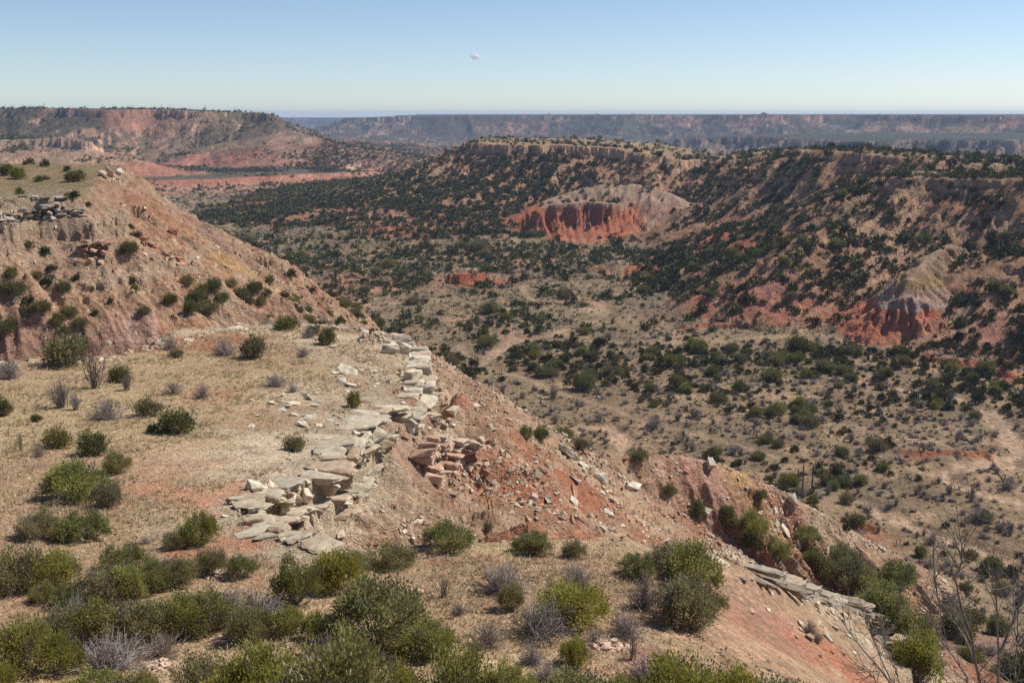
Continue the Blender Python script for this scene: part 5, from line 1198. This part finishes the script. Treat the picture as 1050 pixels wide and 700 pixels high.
# ------------------------------------------------------------------ two parked cars far in the valley
def car(p, rz, colour, label):
    root = add('parked_car', None, None, label, 'car', 'cars parked in the valley', None, p, (0, 0, rz))
    prof = [(-2.2, .35), (-2.25, .75), (-2.1, .98), (-1.75, 1.05), (-1.35, 1.52), (.25, 1.55), (.95, 1.05), (1.95, .92), (2.25, .7), (2.25, .35)]
    n = len(prof); V = [(x, s * (.86 if z < 1.2 else .66), z) for s in (-1, 1) for x, z in prof]
    F4 = [(i, (i + 1) % n, n + (i + 1) % n, n + i) for i in range(n)]
    a = Acc(); a.put(np.array(V, float), [np.array(F4), np.array([list(range(n))[::-1], list(range(n, 2 * n))])], np.array(colour)); add('body', a.mesh('body', M_PAINT), root)
    g = Acc()
    for s in (-1, 1): g.put(np.array([(-1.45, s * .80, 1.08), (.75, s * .80, 1.08), (.2, s * .69, 1.48), (-1.25, s * .69, 1.48)]) + [0, s * .02, 0], np.array([[0, 1, 2, 3]]), C(.03, .035, .04))
    g.put(np.array([(.93, -.72, 1.09), (.93, .72, 1.09), (.36, .60, 1.50), (.36, -.60, 1.50)]) + [.03, 0, .03], np.array([[0, 1, 2, 3]]), C(.03, .035, .04)); add('windows', g.mesh('windows', M_GLASS), root)
    for x in (-1.4, 1.4):
        for s in (-1, 1):
            w = Acc(); an = np.arange(14) / 14 * 6.283
            V = np.concatenate([np.stack([x + .33 * np.cos(an), np.full(14, s * .72 + o), .33 + .33 * np.sin(an)], 1) for o in (-.1, .16 if s > 0 else -.16 + .2)])
            w.put(V, [np.array([(i, (i + 1) % 14, 14 + (i + 1) % 14, 14 + i) for i in range(14)]), np.array([list(range(14))[::-1], list(range(14, 28))])], C(.03, .03, .03)); add('wheel', w.mesh('wheel', M_RUBBER), root)
    for s in (-1, 1):
        w = Acc(); V, F = tube([(2.2, s * .62, .72), (2.29, s * .62, .72)], .12, .12, 8); w.put(V, F, C(.8, .8, .8)); w.put(V[-8:], np.arange(8)[None], C(.8, .8, .8)); add('headlight', w.mesh('headlight', M_PAINT), root)
cp = hit([331, 337.5], [218.5, 218.5])
car(cp[0], .2, C(.78, .80, .84), 'white car parked on the red flat, left of the other car'); car(cp[1], -.1, C(.62, .70, .80), 'pale blue car parked on the red flat, right of the white car')

# ------------------------------------------------------------------ bare saplings at the lower right, close by
def sapling(label, stems, seed, rad=.016):
    rng = np.random.default_rng(seed); base = P(*stems[0][0]); zb = H(base[:1], base[1:2])[0][0]
    t_ = Acc(); b_ = Acc(); root = add('bare_sapling', None, None, label, 'sapling', 'bare saplings at the lower right', None, (base[0], base[1], zb))
    o = np.array([base[0], base[1], zb]); cc = C(.21, .18, .16)
    for k, st in enumerate(stems):
        pts = np.array([P(*q) for q in st]) - o
        if k == 0: pts = np.vstack([[0, 0, -.1], pts])
        n = 22; tt = np.linspace(0, 1, len(pts)); pth = np.stack([np.interp(np.linspace(0, 1, n), tt, pts[:, i]) for i in range(3)], 1)
        pth[1:] += np.cumsum(rng.normal(0, .008, (n - 1, 3)), 0) * .6
        V, F = tube(pth, rad * (1 if k == 0 else .7), rad * .22, 6); (t_ if k == 0 else b_).put(V, F, cc * rng.uniform(.8, 1.1))
        for j in range(18):
            i = rng.integers(3, n - 1); d = pth[min(i + 1, n - 1)] - pth[i - 1]; d /= np.linalg.norm(d); d = d * .8 + rng.normal(0, .5, 3) + [0, 0, .25]; d /= np.linalg.norm(d); L = rng.uniform(.12, .5)
            q = [pth[i], pth[i] + d * L * .5 + rng.normal(0, .01, 3), pth[i] + d * L + rng.normal(0, .03, 3) + [0, 0, .04]]
            V, F = tube(q, rad * .28, rad * .12, 4); b_.put(V, F, cc * rng.uniform(.75, 1.1))
            e = q[1]; d2 = d + rng.normal(0, .5, 3); d2 /= np.linalg.norm(d2); V, F = tube([e, e + d2 * L * .4], rad * .2, rad * .1, 3); b_.put(V, F, cc)
    add('trunk', t_.mesh('trunk', M_BARK, True), root); add('branches', b_.mesh('branches', M_BARK, True), root)
sapling('tall bare sapling with forking grey stems at the lower right', [[(1012, 740, 9.5), (1004, 690, 9.4), (995, 650, 9.3), (984, 618, 9.3), (978, 594, 9.2), (974, 578, 9.2), (965, 566, 9.2)], [(1004, 690, 9.4), (988, 652, 9.6), (975, 632, 9.7), (964, 618, 9.7), (961, 590, 9.7), (960, 562, 9.7)], [(978, 594, 9.2), (981, 578, 9.1), (984, 545, 9.1)], [(998, 740, 9.5), (990, 690, 9.0), (965, 658, 8.9), (950, 618, 8.9)]], 71)
sapling('bare sapling with upright dark stems at the right edge', [[(1024, 740, 10.5), (1025, 690, 10.5), (1024, 640, 10.4), (1022, 610, 10.4), (1018, 592, 10.4)], [(1025, 670, 10.5), (1038, 630, 10.6), (1042, 612, 10.6), (1040, 590, 10.6)], [(1034, 720, 10.5), (1042, 688, 10.4), (1052, 668, 10.4), (1058, 640, 10.4)], [(1040, 705, 10.5), (1046, 660, 10.7), (1044, 626, 10.7)]], 72)
sapling('low bare sapling with pale arching twigs left of the tall one', [[(925, 740, 11.5), (914, 698, 11.4), (897, 676, 11.3), (880, 658, 11.2), (868, 642, 11.2), (860, 630, 11.2)], [(914, 698, 11.4), (902, 668, 11.6), (892, 645, 11.6), (888, 628, 11.6)], [(910, 720, 11.3), (895, 692, 11.2), (876, 677, 11.1)], [(935, 730, 11.5), (922, 692, 11.8), (914, 668, 11.8), (908, 648, 11.8)]], 73, .014)
# ------------------------------------------------------------------ sky, cloud, haze, light, camera
def cloud(px, py, r, w, h, opac, label, seed):
    bm = bmesh.new(); bmesh.ops.create_icosphere(bm, subdivisions=5, radius=1)
    co = np.array([v.co[:] for v in bm.verts]); nz = fbm(co[:, 0] * 1.6 + co[:, 2] * .7 + seed, co[:, 1] * 1.6 - co[:, 2] * 1.1, seed, 4)
    for v, q in zip(bm.verts, nz): v.co = Vector((v.co.x * w, v.co.y * w, v.co.z * h)) * (1 + .32 * q)
    me = bpy.data.meshes.new('cloud'); bm.to_mesh(me); bm.free(); o = add('cloud', me, None, label, 'cloud', None, 'structure', P(px, py, r))
    m, nt, b = new_mat('cloud_vapour'); 
    nt.nodes.remove(b); df = node(nt, 'ShaderNodeBsdfDiffuse'); tl = node(nt, 'ShaderNodeBsdfTranslucent'); tp = node(nt, 'ShaderNodeBsdfTransparent'); ad = node(nt, 'ShaderNodeMixShader'); mx = node(nt, 'ShaderNodeMixShader')
    for q in (df, tl): q.inputs['Color'].default_value = (.98, .97, 1, 1)
    link(nt, df.outputs[0], ad.inputs[1]); link(nt, tl.outputs[0], ad.inputs[2]); mx.inputs[0].default_value = opac; link(nt, tp.outputs[0], mx.inputs[1]); link(nt, ad.outputs[0], mx.inputs[2]); link(nt, mx.outputs[0], nt.nodes['Material Output'].inputs['Surface']); me.materials.append(m)
cloud(487, 58.5, 30000, 115, 75, .55, 'tiny white cloud alone in the clear blue sky', 5)
cloud(296, 107, 36000, 420, 60, .06, 'faint wisp of cloud low above the distant mesa', 6)

bm = bmesh.new(); bmesh.ops.create_cube(bm, size=1)
for v in bm.verts: v.co = ((-10500 if v.co.x < 0 else 10500), (-300 if v.co.y < 0 else 14000), (-175 if v.co.z < 0 else 27))
me = bpy.data.meshes.new('haze'); bm.to_mesh(me); bm.free(); hz_o = add('haze', me, None, 'thin bluish haze filling the canyon air', 'haze', None, 'stuff')
m = bpy.data.materials.new('haze_air'); m.use_nodes = True; nt = m.node_tree; nt.nodes.remove(nt.nodes['Principled BSDF'])
pv = node(nt, 'ShaderNodeVolumePrincipled'); pv.inputs['Color'].default_value = (.46, .65, 1.0, 1); pv.inputs['Density'].default_value = 6.3e-5; pv.inputs['Anisotropy'].default_value = .1
link(nt, pv.outputs[0], nt.nodes['Material Output'].inputs['Volume']); me.materials.append(m)
try: m.cycles.homogeneous_volume = True
except Exception: pass

SUN_AZ, SUN_EL = 70.0, 51.0
sd_ = Vector((math.sin(R(SUN_AZ)) * math.cos(R(SUN_EL)), math.cos(R(SUN_AZ)) * math.cos(R(SUN_EL)), math.sin(R(SUN_EL))))
L = bpy.data.lights.new('sun', 'SUN'); L.energy = 4.5; L.angle = R(.53); L.color = (1, .95, .87)
so = bpy.data.objects.new('sun', L); COL.objects.link(so); so.rotation_euler = sd_.to_track_quat('Z', 'Y').to_euler(); so.location = (50, 50, 60)
W = bpy.data.worlds.new('World'); scene.world = W; W.use_nodes = True; nt = W.node_tree
sk = node(nt, 'ShaderNodeTexSky', sky_type='NISHITA'); sk.sun_disc = False; sk.sun_elevation = R(SUN_EL); sk.sun_rotation = R(SUN_AZ); sk.altitude = 900; sk.air_density = .7; sk.dust_density = .6; sk.ozone_density = 1.0
bg = nt.nodes['Background']; bg.inputs['Strength'].default_value = .102; link(nt, sk.outputs[0], bg.inputs['Color'])
cd = bpy.data.cameras.new('camera'); cam = bpy.data.objects.new('camera', cd); COL.objects.link(cam); scene.camera = cam
cd.sensor_width = 36; cd.lens = 36 * FPX / 1050; cd.clip_start = .3; cd.clip_end = 90000
cam.location = (0, 0, 0); cam.rotation_euler = (R(90 - 11.7), 0, 0)
scene.view_settings.view_transform = 'Standard'; scene.view_settings.look = 'None'; scene.view_settings.gamma = 1; scene.view_settings.exposure = .28
scene.cycles.use_denoising = False; scene.cycles.max_bounces = 6; scene.cycles.diffuse_bounces = 3; scene.cycles.volume_bounces = 1; scene.cycles.transparent_max_bounces = 8
print('done', round(time.time() - T0, 1))
